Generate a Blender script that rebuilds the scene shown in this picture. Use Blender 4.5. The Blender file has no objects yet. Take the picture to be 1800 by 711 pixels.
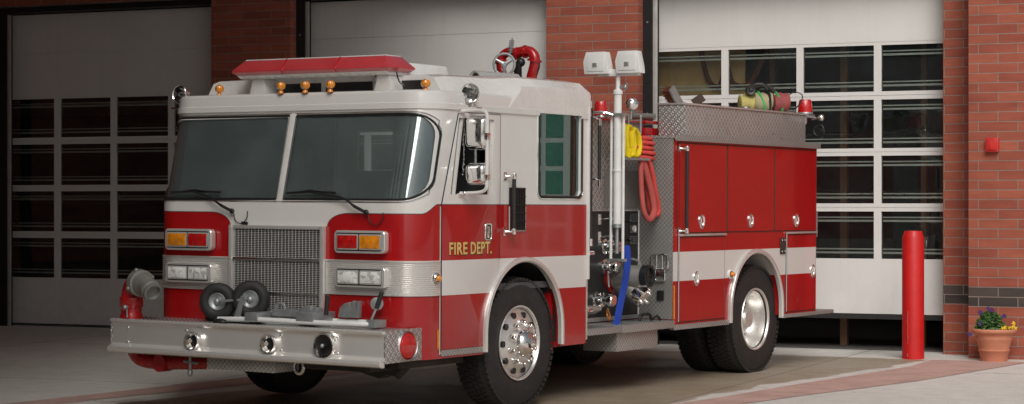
import bpy, bmesh, math, random
from mathutils import Vector, Matrix
random.seed(7)
PI = math.pi
C = bpy.context.scene.collection
scene = bpy.context.scene
# ---------------- camera ----------------
TH = .5707
F_PX = 3676.7
CAM = Vector((10.0504, -12.4246, 1.626))
cd = bpy.data.cameras.new('camera'); cam = bpy.data.objects.new('camera', cd); C.objects.link(cam)
cam.location = CAM
cam.rotation_euler = (PI/2, 0, TH)
cd.sensor_fit = 'HORIZONTAL'; cd.sensor_width = 36.0
cd.lens = 36.0*F_PX/1800.0
cd.shift_x = 0.0
cd.shift_y = (357.05-355.5)/1800.0
cd.clip_start = .1; cd.clip_end = 2000
scene.camera = cam
# ---------------- world, sun, exposure ----------------
SUN_AZ = math.radians(147)      # compass style: 0 = +Y, clockwise
SUN_EL = math.radians(41)
w = bpy.data.worlds.new('World'); scene.world = w; w.use_nodes = True
nt = w.node_tree; bg = nt.nodes['Background']
sky = nt.nodes.new('ShaderNodeTexSky'); sky.sky_type = 'NISHITA'; sky.sun_disc = False
sky.sun_elevation = SUN_EL; sky.sun_rotation = SUN_AZ
sky.air_density = 1.0; sky.dust_density = 4.0; sky.ozone_density = .6
hsv = nt.nodes.new('ShaderNodeHueSaturation'); hsv.inputs['Saturation'].default_value = .35
nt.links.new(sky.outputs[0], hsv.inputs['Color']); nt.links.new(hsv.outputs[0], bg.inputs[0])
bg.inputs[1].default_value = .085
sl = bpy.data.lights.new('sun', 'SUN'); so = bpy.data.objects.new('sun', sl); C.objects.link(so)
sl.energy = 3.1; sl.angle = math.radians(36); sl.color = (1, .975, .94)
sd = Vector((math.sin(SUN_AZ)*math.cos(SUN_EL), math.cos(SUN_AZ)*math.cos(SUN_EL), math.sin(SUN_EL)))
so.rotation_euler = (-sd).to_track_quat('-Z', 'Y').to_euler(); so.location = sd*40
vs = scene.view_settings; vs.view_transform = 'Standard'; vs.look = 'None'; vs.gamma = 1
vs.exposure = -0.45; vs.use_curve_mapping = False
scene.render.engine = 'CYCLES'
scene.cycles.max_bounces = 8; scene.cycles.transparent_max_bounces = 24

# ---------------- materials ----------------
class N:
    def __init__(s, name):
        s.m = bpy.data.materials.new(name); s.m.use_nodes = True
        s.t = s.m.node_tree; s.b = s.t.nodes['Principled BSDF']
        s._c = None
    def n(s, typ, **kw):
        x = s.t.nodes.new('ShaderNode'+typ)
        for k, v in kw.items(): setattr(x, k, v)
        return x
    def l(s, a, b): s.t.links.new(a, b)
    def coord(s):
        if s._c is None:
            tc = s.n('TexCoord'); sp = s.n('SeparateXYZ'); s.l(tc.outputs['Object'], sp.inputs[0])
            s._c = (tc.outputs['Object'], sp.outputs[0], sp.outputs[1], sp.outputs[2])
        return s._c
    def math(s, op, a, b=None, c=None):
        x = s.n('Math', operation=op)
        for i, v in enumerate((a, b, c)):
            if v is None: continue
            if isinstance(v, (int, float)): x.inputs[i].default_value = v
            else: s.l(v, x.inputs[i])
        return x.outputs[0]
    def noise(s, scale, detail=3, rough=.5, vec=None, dist=0):
        x = s.n('TexNoise'); x.inputs['Scale'].default_value = scale; x.inputs['Detail'].default_value = detail
        x.inputs['Roughness'].default_value = rough; x.inputs['Distortion'].default_value = dist
        s.l(vec if vec is not None else s.coord()[0], x.inputs['Vector']); return x.outputs['Fac']
    def ramp(s, f, stops):
        x = s.n('ValToRGB'); e = x.color_ramp.elements
        while len(e) < len(stops): e.new(.5)
        for i, (p, c) in enumerate(stops):
            e[i].position = p; e[i].color = (c, c, c, 1) if isinstance(c, (int, float)) else (*c, 1)
        s.l(f, x.inputs[0]); return x.outputs[0]
    def mix(s, f, a, b, mode='MIX'):
        x = s.n('MixRGB', blend_type=mode)
        for i, v in enumerate((f, a, b)):
            if isinstance(v, (int, float)): x.inputs[i].default_value = v if i == 0 else (v, v, v, 1)
            elif isinstance(v, tuple): x.inputs[i].default_value = (*v, 1)
            else: s.l(v, x.inputs[i])
        return x.outputs[0]
    def comb(s, x, y, z):
        c = s.n('CombineXYZ')
        for i, v in enumerate((x, y, z)):
            if isinstance(v, (int, float)): c.inputs[i].default_value = v
            else: s.l(v, c.inputs[i])
        return c.outputs[0]
    def col(s, v):
        if isinstance(v, tuple): s.b.inputs['Base Color'].default_value = (*v, 1)
        else: s.l(v, s.b.inputs['Base Color'])
    def set(s, **kw):
        names = dict(rough='Roughness', metal='Metallic', coat='Coat Weight', coatr='Coat Roughness', spec='Specular IOR Level', emis='Emission Strength', trans='Transmission Weight', ior='IOR')
        for k, v in kw.items():
            i = s.b.inputs[names[k]]
            if isinstance(v, (int, float)): i.default_value = v
            else: s.l(v, i)
    def bump(s, h, dist=.01, strength=1):
        x = s.n('Bump'); x.inputs['Distance'].default_value = dist; x.inputs['Strength'].default_value = strength
        s.l(h, x.inputs['Height']); s.l(x.outputs[0], s.b.inputs['Normal'])

def simple(name, c, rough=.5, metal=0, coat=0, var=.12, scale=6, rv=.1, bump=0, bs=60):
    s = N(name); f = s.noise(scale, 4, .6)
    lo = tuple(max(0, x*(1-var)) for x in c); hi = tuple(min(1, x*(1+var)) for x in c)
    s.col(s.ramp(f, [(.3, lo), (.7, hi)]))
    g = s.noise(scale*2.3, 5, .65)
    s.set(rough=s.ramp(g, [(.3, max(.02, rough-rv*.5)), (.75, min(1, rough+rv))]), metal=metal, coat=coat, coatr=.06)
    if bump: s.bump(s.noise(bs, 3), bump)
    return s.m

RED = (.40, .006, .008); WHITE = (.72, .70, .67)
def body_paint(name, front):
    s = N(name); _, x, y, z = s.coord()
    W = s.math
    # white side stripe between the two heights
    stripe = W('MULTIPLY', W('GREATER_THAN', z, .938), W('LESS_THAN', z, 1.198))
    if front:
        # the white of the cab top dips down in the middle of the nose
        ax = W('ABSOLUTE', W('ADD', x, .052))
        t = W('MINIMUM', W('MAXIMUM', W('DIVIDE', W('SUBTRACT', ax, .47), .20), 0), 1)
        arc = W('SQRT', W('SUBTRACT', 1.0001, W('MULTIPLY', W('SUBTRACT', 1, t), W('SUBTRACT', 1, t))))
        hfront = W('ADD', 1.44, W('MULTIPLY', arc, .103))
        # towards the side the line steps up to the door line through an S
        t2 = W('MINIMUM', W('MAXIMUM', W('DIVIDE', W('SUBTRACT', y, .13), .17), 0), 1)
        up = W('MULTIPLY', W('MULTIPLY', t2, t2), W('SUBTRACT', 3, W('MULTIPLY', t2, 2)))
        h = W('ADD', hfront, W('MULTIPLY', up, .071))
        top = W('GREATER_THAN', z, h)
        line = W('LESS_THAN', W('ABSOLUTE', W('SUBTRACT', z, h)), .004)
        mask = W('MAXIMUM', top, stripe)
    else:
        mask = stripe
        line = 0.0
    f = s.noise(2.2, 4, .6)
    red = s.ramp(f, [(.3, tuple(c*.92 for c in RED)), (.7, tuple(c*1.06 for c in RED))])
    wht = s.ramp(f, [(.3, tuple(c*.96 for c in WHITE)), (.7, WHITE)])
    c = s.mix(mask, red, wht)
    # road film towards the sills
    film = W('MULTIPLY', s.ramp(z, [(.42, 1), (.95, 0)]), s.ramp(s.noise(9, 5, .7), [(.35, 0), (.8, .55)]))
    c = s.mix(W('MULTIPLY', film, .35), c, (.16, .12, .10))
    if front: c = s.mix(W('MULTIPLY', line, .8), c, (.03, .02, .02))
    s.col(c)
    s.set(rough=s.ramp(s.noise(5, 5, .7), [(.3, .16), (.8, .30)]), coat=.5, coatr=.04)
    s.bump(s.noise(2.2, 2), .004, .35)
    return s.m

def plate_mat(name, base=(.58, .57, .55), rough=.36, k=150, size=1.0, metal=.6):
    s = N(name); _, x, y, z = s.coord(); W = s.math
    u = W('MULTIPLY', W('ADD', W('ADD', x, y), z), k*size); v = W('MULTIPLY', W('SUBTRACT', W('ADD', x, y), z), k*size)
    g1 = W('MULTIPLY', W('SMOOTH_MIN', W('MAXIMUM', W('MULTIPLY', W('SUBTRACT', W('SINE', W('MULTIPLY', u, 2)), .35), 2.2), 0), 1, .3), W('GREATER_THAN', W('SINE', v), .1))
    g2 = W('MULTIPLY', W('SMOOTH_MIN', W('MAXIMUM', W('MULTIPLY', W('SUBTRACT', W('SINE', W('MULTIPLY', v, 2)), .35), 2.2), 0), 1, .3), W('LESS_THAN', W('SINE', u), -.1))
    h = W('MAXIMUM', g1, g2)
    dirt = s.ramp(s.noise(3, 5, .7), [(.3, .82), (.75, 1)])
    c = s.mix(1, s.mix(h, tuple(b*.62 for b in base), tuple(min(1, b*1.5) for b in base)), dirt, 'MULTIPLY')
    s.col(c); s.set(metal=metal, rough=s.ramp(s.noise(7, 4, .7), [(.3, rough-.06), (.75, rough+.16)]))
    s.bump(h, .004, .9); return s.m

def glass_mat(name, tint, refl=1.0, rough=.0, dust_veil=(.015, .05), gt=(.95, 1, 1)):
    s = N(name); s.t.nodes.remove(s.b)
    out = [n for n in s.t.nodes if n.type == 'OUTPUT_MATERIAL'][0]
    tr = s.n('BsdfTransparent'); tr.inputs[0].default_value = (*tint, 1)
    gl = s.n('BsdfGlossy'); gl.inputs['Roughness'].default_value = rough
    gl.inputs[0].default_value = (*gt, 1)
    fr = s.n('Fresnel'); fr.inputs['IOR'].default_value = 1.5
    f = s.math('MULTIPLY', fr.outputs[0], refl)
    mx = s.n('MixShader'); s.l(f, mx.inputs[0]); s.l(tr.outputs[0], mx.inputs[1]); s.l(gl.outputs[0], mx.inputs[2])
    df = s.n('BsdfDiffuse'); df.inputs[0].default_value = (.40, .48, .48, 1)
    dust_veil = s.ramp(s.noise(2.5, 5, .7), [(.35, dust_veil[0]), (.8, dust_veil[1])])  # faint dust; on the windshield it imitates a reflected sky veil
    m2 = s.n('MixShader'); s.l(dust_veil, m2.inputs[0]); s.l(mx.outputs[0], m2.inputs[1]); s.l(df.outputs[0], m2.inputs[2])
    s.l(m2.outputs[0], out.inputs[0]); return s.m

def brick_mat(name):
    s = N(name); _, x, y, z = s.coord(); W = s.math
    vec = s.comb(W('ADD', x, y), W('ADD', z, .0665), 0)
    bt = s.n('TexBrick'); s.l(vec, bt.inputs['Vector'])
    bt.inputs['Scale'].default_value = 1; bt.inputs['Brick Width'].default_value = .4064; bt.inputs['Row Height'].default_value = .1016
    bt.inputs['Mortar Size'].default_value = .0052; bt.inputs['Mortar Smooth'].default_value = .25; bt.inputs['Bias'].default_value = -.1
    bt.inputs['Color1'].default_value = (.385, .112, .068, 1); bt.inputs['Color2'].default_value = (.29, .076, .050, 1)
    bt.inputs['Mortar'].default_value = (.29, .235, .20, 1)
    b2 = s.n('TexBrick'); s.l(vec, b2.inputs['Vector'])
    for k in ('Scale', 'Brick Width', 'Row Height', 'Mortar Size', 'Mortar Smooth'): b2.inputs[k].default_value = bt.inputs[k].default_value
    b2.inputs['Color1'].default_value = (.085, .065, .055, 1); b2.inputs['Color2'].default_value = (.055, .045, .04, 1)
    b2.inputs['Mortar'].default_value = (.29, .235, .20, 1)
    band = W('MULTIPLY', W('GREATER_THAN', z, .5431), W('LESS_THAN', z, .7463))
    c = s.mix(band, bt.outputs['Color'], b2.outputs['Color'])
    st = s.n('Mapping'); st.inputs['Scale'].default_value = (3, 3, 14); s.l(s.coord()[0], st.inputs[0])
    c = s.mix(1, c, s.ramp(s.noise(1, 5, .65, st.outputs[0]), [(.3, .80), (.7, 1.12)]), 'MULTIPLY')
    c = s.mix(1, c, s.ramp(s.noise(.7, 4, .6), [(.3, .86), (.7, 1.08)]), 'MULTIPLY')
    base = s.ramp(z, [(0, .55), (.38, 1)])
    c = s.mix(s.ramp(s.noise(5, 5, .7), [(.35, 0), (.8, .5)]), c, s.mix(1, c, base, 'MULTIPLY'))
    eff = W('MULTIPLY', s.ramp(s.noise(2.2, 6, .75), [(.62, 0), (.75, .25)]), 1)
    c = s.mix(eff, c, (.40, .30, .26))
    s.col(c); s.set(rough=.85, spec=.3)
    s.bump(W('ADD', W('MULTIPLY', bt.outputs['Fac'], -1), W('MULTIPLY', s.noise(90, 4), .25)), .006, .8)
    return s.m

def concrete_mat(name, stain=True):
    s = N(name); _, x, y, z = s.coord(); W = s.math
    f1 = s.noise(.45, 6, .6); f2 = s.noise(5, 6, .7); f3 = s.noise(70, 3, .7)
    c = s.ramp(f1, [(.3, (.60, .57, .525)), (.7, (.69, .665, .62))])
    c = s.mix(1, c, s.ramp(f2, [(.25, .86), (.75, 1.1)]), 'MULTIPLY')
    c = s.mix(1, c, s.ramp(f3, [(.3, .88), (.7, 1.1)]), 'MULTIPLY')
    # damp brown patch of washed-out dirt around where the engine is parked
    wob = W('MULTIPLY', W('SUBTRACT', s.noise(.7, 3, .5), .5), .7)
    w2 = W('MULTIPLY', W('SUBTRACT', s.noise(3.5, 5, .65), .5), .12)
    xe = W('ADD', W('ADD', x, wob), w2)
    d1 = W('SUBTRACT', 1.98, xe)
    d2 = W('ADD', xe, 1.75)
    d3 = W('SUBTRACT', W('ADD', 7.95, W('MULTIPLY', w2, 2)), W('ADD', y, W('MULTIPLY', x, -.1)))
    d4 = W('ADD', W('ADD', y, wob), 3.2)
    d = W('MINIMUM', W('MINIMUM', d1, d2), W('MINIMUM', d3, d4))
    m = s.ramp(d, [(0, 0), (.035, .9), (.2, 1)])
    damp = W('MULTIPLY', m, s.ramp(s.noise(1.1, 4, .6), [(.25, .70), (.7, 1)]))
    c = s.mix(damp, c, s.mix(1, c, (.47, .38, .27), 'MULTIPLY'))
    oil = s.ramp(s.noise(1.6, 5, .7, dist=.4), [(.62, 0), (.74, .5)])
    c = s.mix(W('MULTIPLY', oil, m), c, (.07, .06, .055))
    # saw-cut joints of the slabs
    spots = s.ramp(s.noise(9, 2, .4), [(.74, 0), (.77, .55)])
    c = s.mix(spots, c, (.12, .11, .10))
    ck = s.n('TexVoronoi', feature='DISTANCE_TO_EDGE'); ck.inputs['Scale'].default_value = .35
    wv = s.n('VectorMath', operation='ADD'); s.l(s.coord()[0], wv.inputs[0]); s.l(s.comb(W('MULTIPLY', s.noise(2.5, 5, .7), .8), W('MULTIPLY', s.noise(3.1, 5, .7), .8), 0), wv.inputs[1]); s.l(wv.outputs[0], ck.inputs['Vector'])
    crack = W('MULTIPLY', W('LESS_THAN', ck.outputs['Distance'], .0022), W('GREATER_THAN', s.noise(.5, 2), .52))
    c = s.mix(W('MULTIPLY', crack, .6), c, (.15, .13, .12))
    tyrem = W('MULTIPLY', s.ramp(W('ABSOLUTE', W('SUBTRACT', W('ABSOLUTE', W('ADD', x, .07)), 1.08)), [(.10, 1), (.20, 0)]), s.ramp(s.noise(1.3, 5, .7), [(.4, 0), (.7, .35)]))
    c = s.mix(tyrem, c, (.14, .125, .11))
    jx = W('LESS_THAN', W('ABSOLUTE', W('SUBTRACT', W('FRACT', W('DIVIDE', W('ADD', W('MULTIPLY', x, .988), W('MULTIPLY', y, .153)), 4.6)), .5)), .0022)
    jy = W('LESS_THAN', W('ABSOLUTE', W('SUBTRACT', W('FRACT', W('DIVIDE', W('ADD', W('MULTIPLY', y, .988), W('MULTIPLY', x, -.153)), 4.2)), .5)), .0024)
    j = W('MAXIMUM', jx, jy); c = s.mix(W('MULTIPLY', j, .7), c, (.10, .09, .08))
    s.col(c)
    s.set(rough=s.mix(damp, .82, s.ramp(s.noise(1.4, 5, .7), [(.35, .30), (.7, .62)])), spec=.4)
    s.bump(W('ADD', f3, W('MULTIPLY', f2, .6)), .004, .5)
    return s.m

M = {}
M['cab'] = body_paint('cab_paint', True)
M['body'] = body_paint('body_paint', False)
M['white'] = simple('white_enamel', WHITE, .26, coat=.4, var=.05)
M['whitemat'] = simple('white_powder', (.78, .78, .76), .5, var=.06)
M['door'] = simple('door_white', (.73, .71, .68), .5, var=.04, scale=1.2, bump=.001, bs=3)
def door_paint():
    s = N('door_paint'); _, x, y, z = s.coord(); W = s.math
    mp = s.n('Mapping'); mp.inputs['Scale'].default_value = (9, 9, .7); s.l(s.coord()[0], mp.inputs[0])
    streak = s.ramp(s.noise(1, 5, .65, mp.outputs[0]), [(.5, 0), (.8, .30)])
    low = W('MULTIPLY', s.ramp(z, [(.05, 1), (.95, 0)]), s.ramp(s.noise(6, 6, .75), [(.4, 0), (.75, .6)]))
    c = s.mix(W('ADD', W('MULTIPLY', streak, .35), W('MULTIPLY', low, .5)), (.76, .745, .715), (.36, .33, .29))
    c = s.mix(1, c, s.ramp(s.noise(.8, 4, .6), [(.3, .95), (.7, 1.03)]), 'MULTIPLY')
    s.col(c); s.set(rough=.5); s.bump(s.noise(2.5, 2), .003, .5); return s.m
M['door'] = door_paint()
M['track'] = simple('track_steel', (.52, .50, .46), .45, .3)
M['red'] = simple('red_enamel', RED, .25, coat=.6, var=.1)
M['redmat'] = simple('bollard_red', (.56, .008, .007), .52, coat=.15, var=.08, bump=.001, bs=25)
M['chrome'] = simple('chrome', (.88, .87, .85), .06, 1, var=.03, rv=.05)
M['steel'] = simple('stainless', (.78, .76, .73), .24, .55, var=.02, rv=.01, scale=5)
M['alu'] = simple('aluminium', (.70, .68, .65), .36, .7, var=.04, rv=.05)
M['trim'] = simple('trim_alu', (.70, .68, .65), .38, .7, var=.1)
M['grey'] = simple('grey_hard_coat', (.25, .245, .225), .45, .35, var=.15)
M['galv'] = simple('galvanised', (.42, .44, .44), .42, .7, var=.15, scale=14)
M['plate'] = plate_mat('diamond_plate')
M['bigplate'] = plate_mat('diamond_plate_bright', (.62, .60, .58), .30, k=96, metal=.5)
M['dullplate'] = plate_mat('diamond_plate_dull', (.40, .39, .37), .42, k=150, metal=.5)
M['rubber'] = simple('rubber', (.022, .021, .020), .62, var=.25, scale=14, bump=.001)
M['black'] = simple('black', (.014, .014, .014), .38, var=.2)
M['blackmat'] = simple('black_panel', (.02, .02, .02), .5, var=.2)
M['under'] = simple('underbody', (.03, .024, .02), .7, var=.4)
M['interior'] = simple('cab_interior', (.075, .08, .08), .65, var=.2)
M['seat'] = simple('seat_vinyl', (.06, .065, .065), .5)
M['glass'] = glass_mat('windshield_glass', (.88, .94, .94), 2.6, rough=.035, dust_veil=(.10, .18))  # strong teal film imitates the sky reflection veil
M['tint'] = glass_mat('tinted_glass', (.30, .44, .42), 2.0, gt=(.8, 1, .96))
M['pane'] = glass_mat('door_pane', (.90, .90, .87), 1.0, dust_veil=(.008, .03))
M['lens'] = glass_mat('lamp_lens', (.95, .95, .95), 1.2)
M['dark'] = simple('bay_interior', (.07, .06, .055), .85, var=.3)
M['floorin'] = simple('bay_floor', (.10, .095, .09), .4, var=.2)
M['frameblack'] = simple('black_steel', (.012, .012, .012), .5)
M['reflection_bar'] = simple('reflection_bar_pale', (.72, .80, .79), .4, .1)  # pale colour of the reflection lines in the door panes
M['yellow'] = simple('yellow_hose', (.80, .62, .01), .7, bump=.002, bs=140)
M['hosered'] = simple('red_hose', (.62, .07, .055), .75, bump=.002, bs=140)
M['maroon'] = simple('maroon_hose', (.30, .07, .07), .8, bump=.004, bs=60)
M['hosepink'] = simple('faded_hose', (.46, .085, .075), .8, bump=.002, bs=140)
M['blue'] = simple('blue_webbing', (.012, .06, .42), .7, bump=.002, bs=160)
M['green'] = simple('green_webbing', (.10, .55, .16), .7)
M['tan'] = simple('tan_canvas', (.36, .31, .19), .8, bump=.003, bs=50)
M['khaki'] = simple('yellow_canvas', (.50, .43, .14), .8)
M['brown'] = simple('bristle', (.17, .055, .025), .9, var=.4, scale=60)
M['darkbrown'] = simple('dark_brown', (.05, .03, .022), .7)
M['gold'] = simple('gold_leaf', (.80, .60, .20), .4, .25)
M['terra'] = simple('terracotta', (.55, .22, .13), .75, var=.1, bump=.001)
M['soil'] = simple('soil', (.04, .028, .02), .95)
M['leaf'] = simple('leaf', (.05, .12, .025), .5, var=.5, scale=40)
M['leafpale'] = simple('leaf_pale', (.20, .28, .13), .6, var=.3, scale=40)
M['purple'] = simple('petal_purple', (.03, .010, .11), .6, var=.4, scale=60)
M['petaly'] = simple('petal_yellow', (.78, .50, .01), .6, var=.2, scale=60)
M['alarm'] = simple('alarm_red', (.55, .03, .025), .35)
M['plaster'] = simple('plaster', (.74, .73, .71), .9, var=.08, scale=.6)
M['brick'] = brick_mat('brick')
M['concrete'] = concrete_mat('concrete')
M['stone'] = simple('coping_stone', (.42, .40, .37), .8)
M['salmon'] = simple('salmon_paint', (.50, .325, .28), .8, var=.16, scale=3, bump=.001)
def lens_mat(name, c):
    s = N(name); _, x, y, z = s.coord(); W = s.math
    rib = W('SINE', W('MULTIPLY', W('ADD', x, y), 420))
    s.col(s.ramp(s.noise(30, 3), [(.3, tuple(v*.75 for v in c)), (.7, tuple(min(1, v*1.2) for v in c))]))
    s.set(rough=.12, coat=1, coatr=.03); s.bump(rib, .0015, .5); return s.m
M['rlens'] = lens_mat('red_lens', (.55, .008, .008))
M['alens'] = lens_mat('amber_lens', (.80, .27, .01))
M['clens'] = lens_mat('clear_lens', (.62, .62, .60))

# ---------------- mesh helpers ----------------
def nb(): return bmesh.new()
def box(bm, x0, x1, y0, y1, z0, z1, mtx=None):
    vs_ = [bm.verts.new(p) for p in ((x0,y0,z0),(x1,y0,z0),(x1,y1,z0),(x0,y1,z0),(x0,y0,z1),(x1,y0,z1),(x1,y1,z1),(x0,y1,z1))]
    if mtx is not None:
        for v in vs_: v.co = mtx @ v.co
    for f in ((3,2,1,0),(4,5,6,7),(0,1,5,4),(1,2,6,5),(2,3,7,6),(3,0,4,7)): bm.faces.new([vs_[i] for i in f])
    return bm
def frame_of(d):
    d = Vector(d).normalized(); a = Vector((0,0,1)) if abs(d.z) < .9 else Vector((1,0,0))
    u = d.cross(a).normalized(); v = d.cross(u).normalized(); return d, u, v
def cyl(bm, p0, p1, r0, r1=None, n=20, cap=True):
    r1 = r0 if r1 is None else r1; p0 = Vector(p0); p1 = Vector(p1); d, u, v = frame_of(p1-p0)
    A = []; B = []
    for i in range(n):
        a = 2*PI*i/n; q = u*math.cos(a)+v*math.sin(a)
        A.append(bm.verts.new(p0+q*r0)); B.append(bm.verts.new(p1+q*r1))
    for i in range(n): bm.faces.new((A[i], A[(i+1)%n], B[(i+1)%n], B[i]))
    if cap: bm.faces.new(A[::-1]); bm.faces.new(B)
    return bm
def lathe(bm, prof, org, axis, n=40, closed=False):
    """prof: list of (distance along axis, radius)"""
    org = Vector(org); d, u, v = frame_of(axis); rings = []
    for h, r in prof:
        if r < 1e-5: rings.append([bm.verts.new(org+d*h)]); continue
        rings.append([bm.verts.new(org+d*h+(u*math.cos(2*PI*i/n)+v*math.sin(2*PI*i/n))*r) for i in range(n)])
    if closed: rings.append(rings[0])
    for a, b in zip(rings, rings[1:]):
        if len(a) == 1 and len(b) == 1: continue
        for i in range(n):
            j = (i+1) % n
            if len(a) == 1: bm.faces.new((a[0], b[j], b[i]))
            elif len(b) == 1: bm.faces.new((a[i], a[j], b[0]))
            else: bm.faces.new((a[i], a[j], b[j], b[i]))
    return bm
def tube(bm, pts, r, n=10, closed=False, flat=None, cap=True):
    """sweep a circle (or an ellipse r x flat) along points"""
    P = [Vector(p) for p in pts]; m = len(P); rings = []; u = None
    for i in range(m):
        if closed: t = (P[(i+1)%m]-P[i-1])
        else: t = P[min(i+1, m-1)]-P[max(i-1, 0)]
        t.normalize()
        if u is None: _, u, _ = frame_of(t)
        u = (u - t*u.dot(t));  u.normalize(); v = t.cross(u)
        rr = r[i] if isinstance(r, (list, tuple)) else r
        rings.append([bm.verts.new(P[i]+u*math.cos(2*PI*k/n)*rr+v*math.sin(2*PI*k/n)*(flat if flat else rr)) for k in range(n)])
    rng = range(m) if closed else range(m-1)
    for i in rng:
        a = rings[i]; b = rings[(i+1)%m]
        for k in range(n): bm.faces.new((a[k], a[(k+1)%n], b[(k+1)%n], b[k]))
    if not closed and cap: bm.faces.new(rings[0][::-1]); bm.faces.new(rings[-1])
    return bm
def smooth_path(pts, k=6):
    P = [Vector(p) for p in pts]; out = []
    for i in range(len(P)-1):
        p0 = P[max(i-1,0)]; p1 = P[i]; p2 = P[i+1]; p3 = P[min(i+2,len(P)-1)]
        for j in range(k):
            t = j/k
            out.append(.5*((2*p1)+(-p0+p2)*t+(2*p0-5*p1+4*p2-p3)*t*t+(-p0+3*p1-3*p2+p3)*t**3))
    out.append(P[-1]); return out
def prism(bm, poly, ax, a0, a1):
    """extrude a 2D polygon along axis ax (0,1,2)"""
    def P(p, a):
        if ax == 0: return (a, p[0], p[1])
        if ax == 1: return (p[0], a, p[1])
        return (p[0], p[1], a)
    A = [bm.verts.new(P(p, a0)) for p in poly]; B = [bm.verts.new(P(p, a1)) for p in poly]; n = len(poly)
    bm.faces.new(A); bm.faces.new(B[::-1])
    for i in range(n): bm.faces.new((A[i], B[i], B[(i+1)%n], A[(i+1)%n]))
    bmesh.ops.recalc_face_normals(bm, faces=bm.faces)
    return bm
def rrect(x0, x1, z0, z1, r, n=6):
    out = []
    for cx, cz, a0 in ((x1-r, z1-r, 0), (x0+r, z1-r, 90), (x0+r, z0+r, 180), (x1-r, z0+r, 270)):
        for i in range(n+1):
            a = math.radians(a0+90*i/n); out.append((cx+r*math.cos(a), cz+r*math.sin(a)))
    return out
def rpoly(pts, r, n=5):
    """round the corners of a convex polygon"""
    out = []; m = len(pts)
    for i in range(m):
        p = Vector(pts[i]); a = (Vector(pts[i-1])-p).normalized(); b = (Vector(pts[(i+1)%m])-p).normalized()
        for j in range(n+1):
            t = j/n; q = (p+a*r)*(1-t)**2+p*2*t*(1-t)+(p+b*r)*t*t; out.append((q.x, q.y))
    return out
def ball(bm, c, r, sx=1, sy=1, sz=1, n=16):
    m = Matrix.Translation(Vector(c)) @ Matrix.Diagonal((r*sx, r*sy, r*sz, 1))
    bmesh.ops.create_uvsphere(bm, u_segments=n, v_segments=n//2+2, radius=1, matrix=m); return bm
def arcpts(c, r, a0, a1, n, plane='yz'):
    return [(c[0]+r*math.cos(math.radians(a0+(a1-a0)*i/n)), c[1]+r*math.sin(math.radians(a0+(a1-a0)*i/n))) for i in range(n+1)]
def obj(name, bm, mat, parent=None, bevel=0, smooth=True, seg=2, recalc=True, angle=35):
    if recalc: bmesh.ops.recalc_face_normals(bm, faces=bm.faces)
    if bevel:
        ed = [e for e in bm.edges if len(e.link_faces) == 2 and e.calc_face_angle(0) > math.radians(38)]
        bmesh.ops.bevel(bm, geom=ed, offset=bevel, segments=seg, affect='EDGES', clamp_overlap=True, profile=.6)
    if parent and name not in WHOLE:
        groups = islands(bm)
        if len(groups) > 1:
            outp = None
            for gset in groups:
                b2 = bm.copy(); b2.verts.ensure_lookup_table()
                bmesh.ops.delete(b2, geom=[b2.verts[i] for i in range(len(b2.verts)) if i not in gset], context='VERTS')
                o = mk(name, b2, mat, parent, smooth, angle)
                outp = outp or o
            bm.free(); return outp
    return mk(name, bm, mat, parent, smooth, angle)
WHOLE = {'glass_block','lettering_shadow','slat','upright','engraving','reflection_bar','bristles','foliage','chassis','bay_column','stem','flower','scrape','axle','brick_wall','garage_door','jamb','bay_room','pump_house','cab_floor','seat','bead_chain','louvre','bar','lettering'}
def islands(bm):
    bm.verts.ensure_lookup_table(); bm.verts.index_update()
    seen = set(); isl = []
    for v in bm.verts:
        if v.index in seen: continue
        st_ = [v]; seen.add(v.index); cur = []
        while st_:
            q = st_.pop(); cur.append(q.index)
            for e in q.link_edges:
                w_ = e.other_vert(q)
                if w_.index not in seen: seen.add(w_.index); st_.append(w_)
        isl.append(cur)
    if len(isl) < 2: return isl
    if len(isl) > 60: return [[0]]
    bx = []
    for c in isl:
        P = [bm.verts[i].co for i in c]; bx.append(([min(p[k] for p in P)-.002 for k in range(3)], [max(p[k] for p in P)+.002 for k in range(3)]))
    par = list(range(len(isl)))
    def find(a):
        while par[a] != a: a = par[a]
        return a
    for i in range(len(isl)):
        for j in range(i):
            if all(bx[i][0][k] <= bx[j][1][k] and bx[j][0][k] <= bx[i][1][k] for k in range(3)): par[find(i)] = find(j)
    g = {}
    for i, c in enumerate(isl): g.setdefault(find(i), set()).update(c)
    return list(g.values())
def mk(name, bm, mat, parent, smooth, angle):
    me = bpy.data.meshes.new(name); bm.to_mesh(me); bm.free()
    me.materials.append(M[mat] if isinstance(mat, str) else mat)
    if smooth:
        for p in me.polygons: p.use_smooth = True
        try: me.set_sharp_from_angle(angle=math.radians(angle))
        except Exception: pass
    o = bpy.data.objects.new(name, me); C.objects.link(o)
    if parent: o.parent = parent
    return o
def cut(o, *cutters):
    """subtract closed bmeshes from an object, applied at once"""
    tmp = []
    for bm in cutters:
        bmesh.ops.recalc_face_normals(bm, faces=bm.faces)
        me = bpy.data.meshes.new('t'); bm.to_mesh(me); bm.free(); t = bpy.data.objects.new('t', me); C.objects.link(t)
        md = o.modifiers.new('b', 'BOOLEAN'); md.operation = 'DIFFERENCE'; md.solver = 'EXACT'; md.object = t; tmp.append(t)
    bpy.context.view_layer.update(); dg = bpy.context.evaluated_depsgraph_get()
    nm = bpy.data.meshes.new_from_object(o.evaluated_get(dg)); o.modifiers.clear(); o.data = nm
    for t in tmp: bpy.data.objects.remove(t)
    for p in nm.polygons: p.use_smooth = True
    try: nm.set_sharp_from_angle(angle=math.radians(30))
    except Exception: pass
def tag(o, label=None, cat=None, group=None, kind=None):
    if label: o['label'] = label
    if cat: o['category'] = cat
    if group: o['group'] = group
    if kind: o['kind'] = kind
    return o
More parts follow.
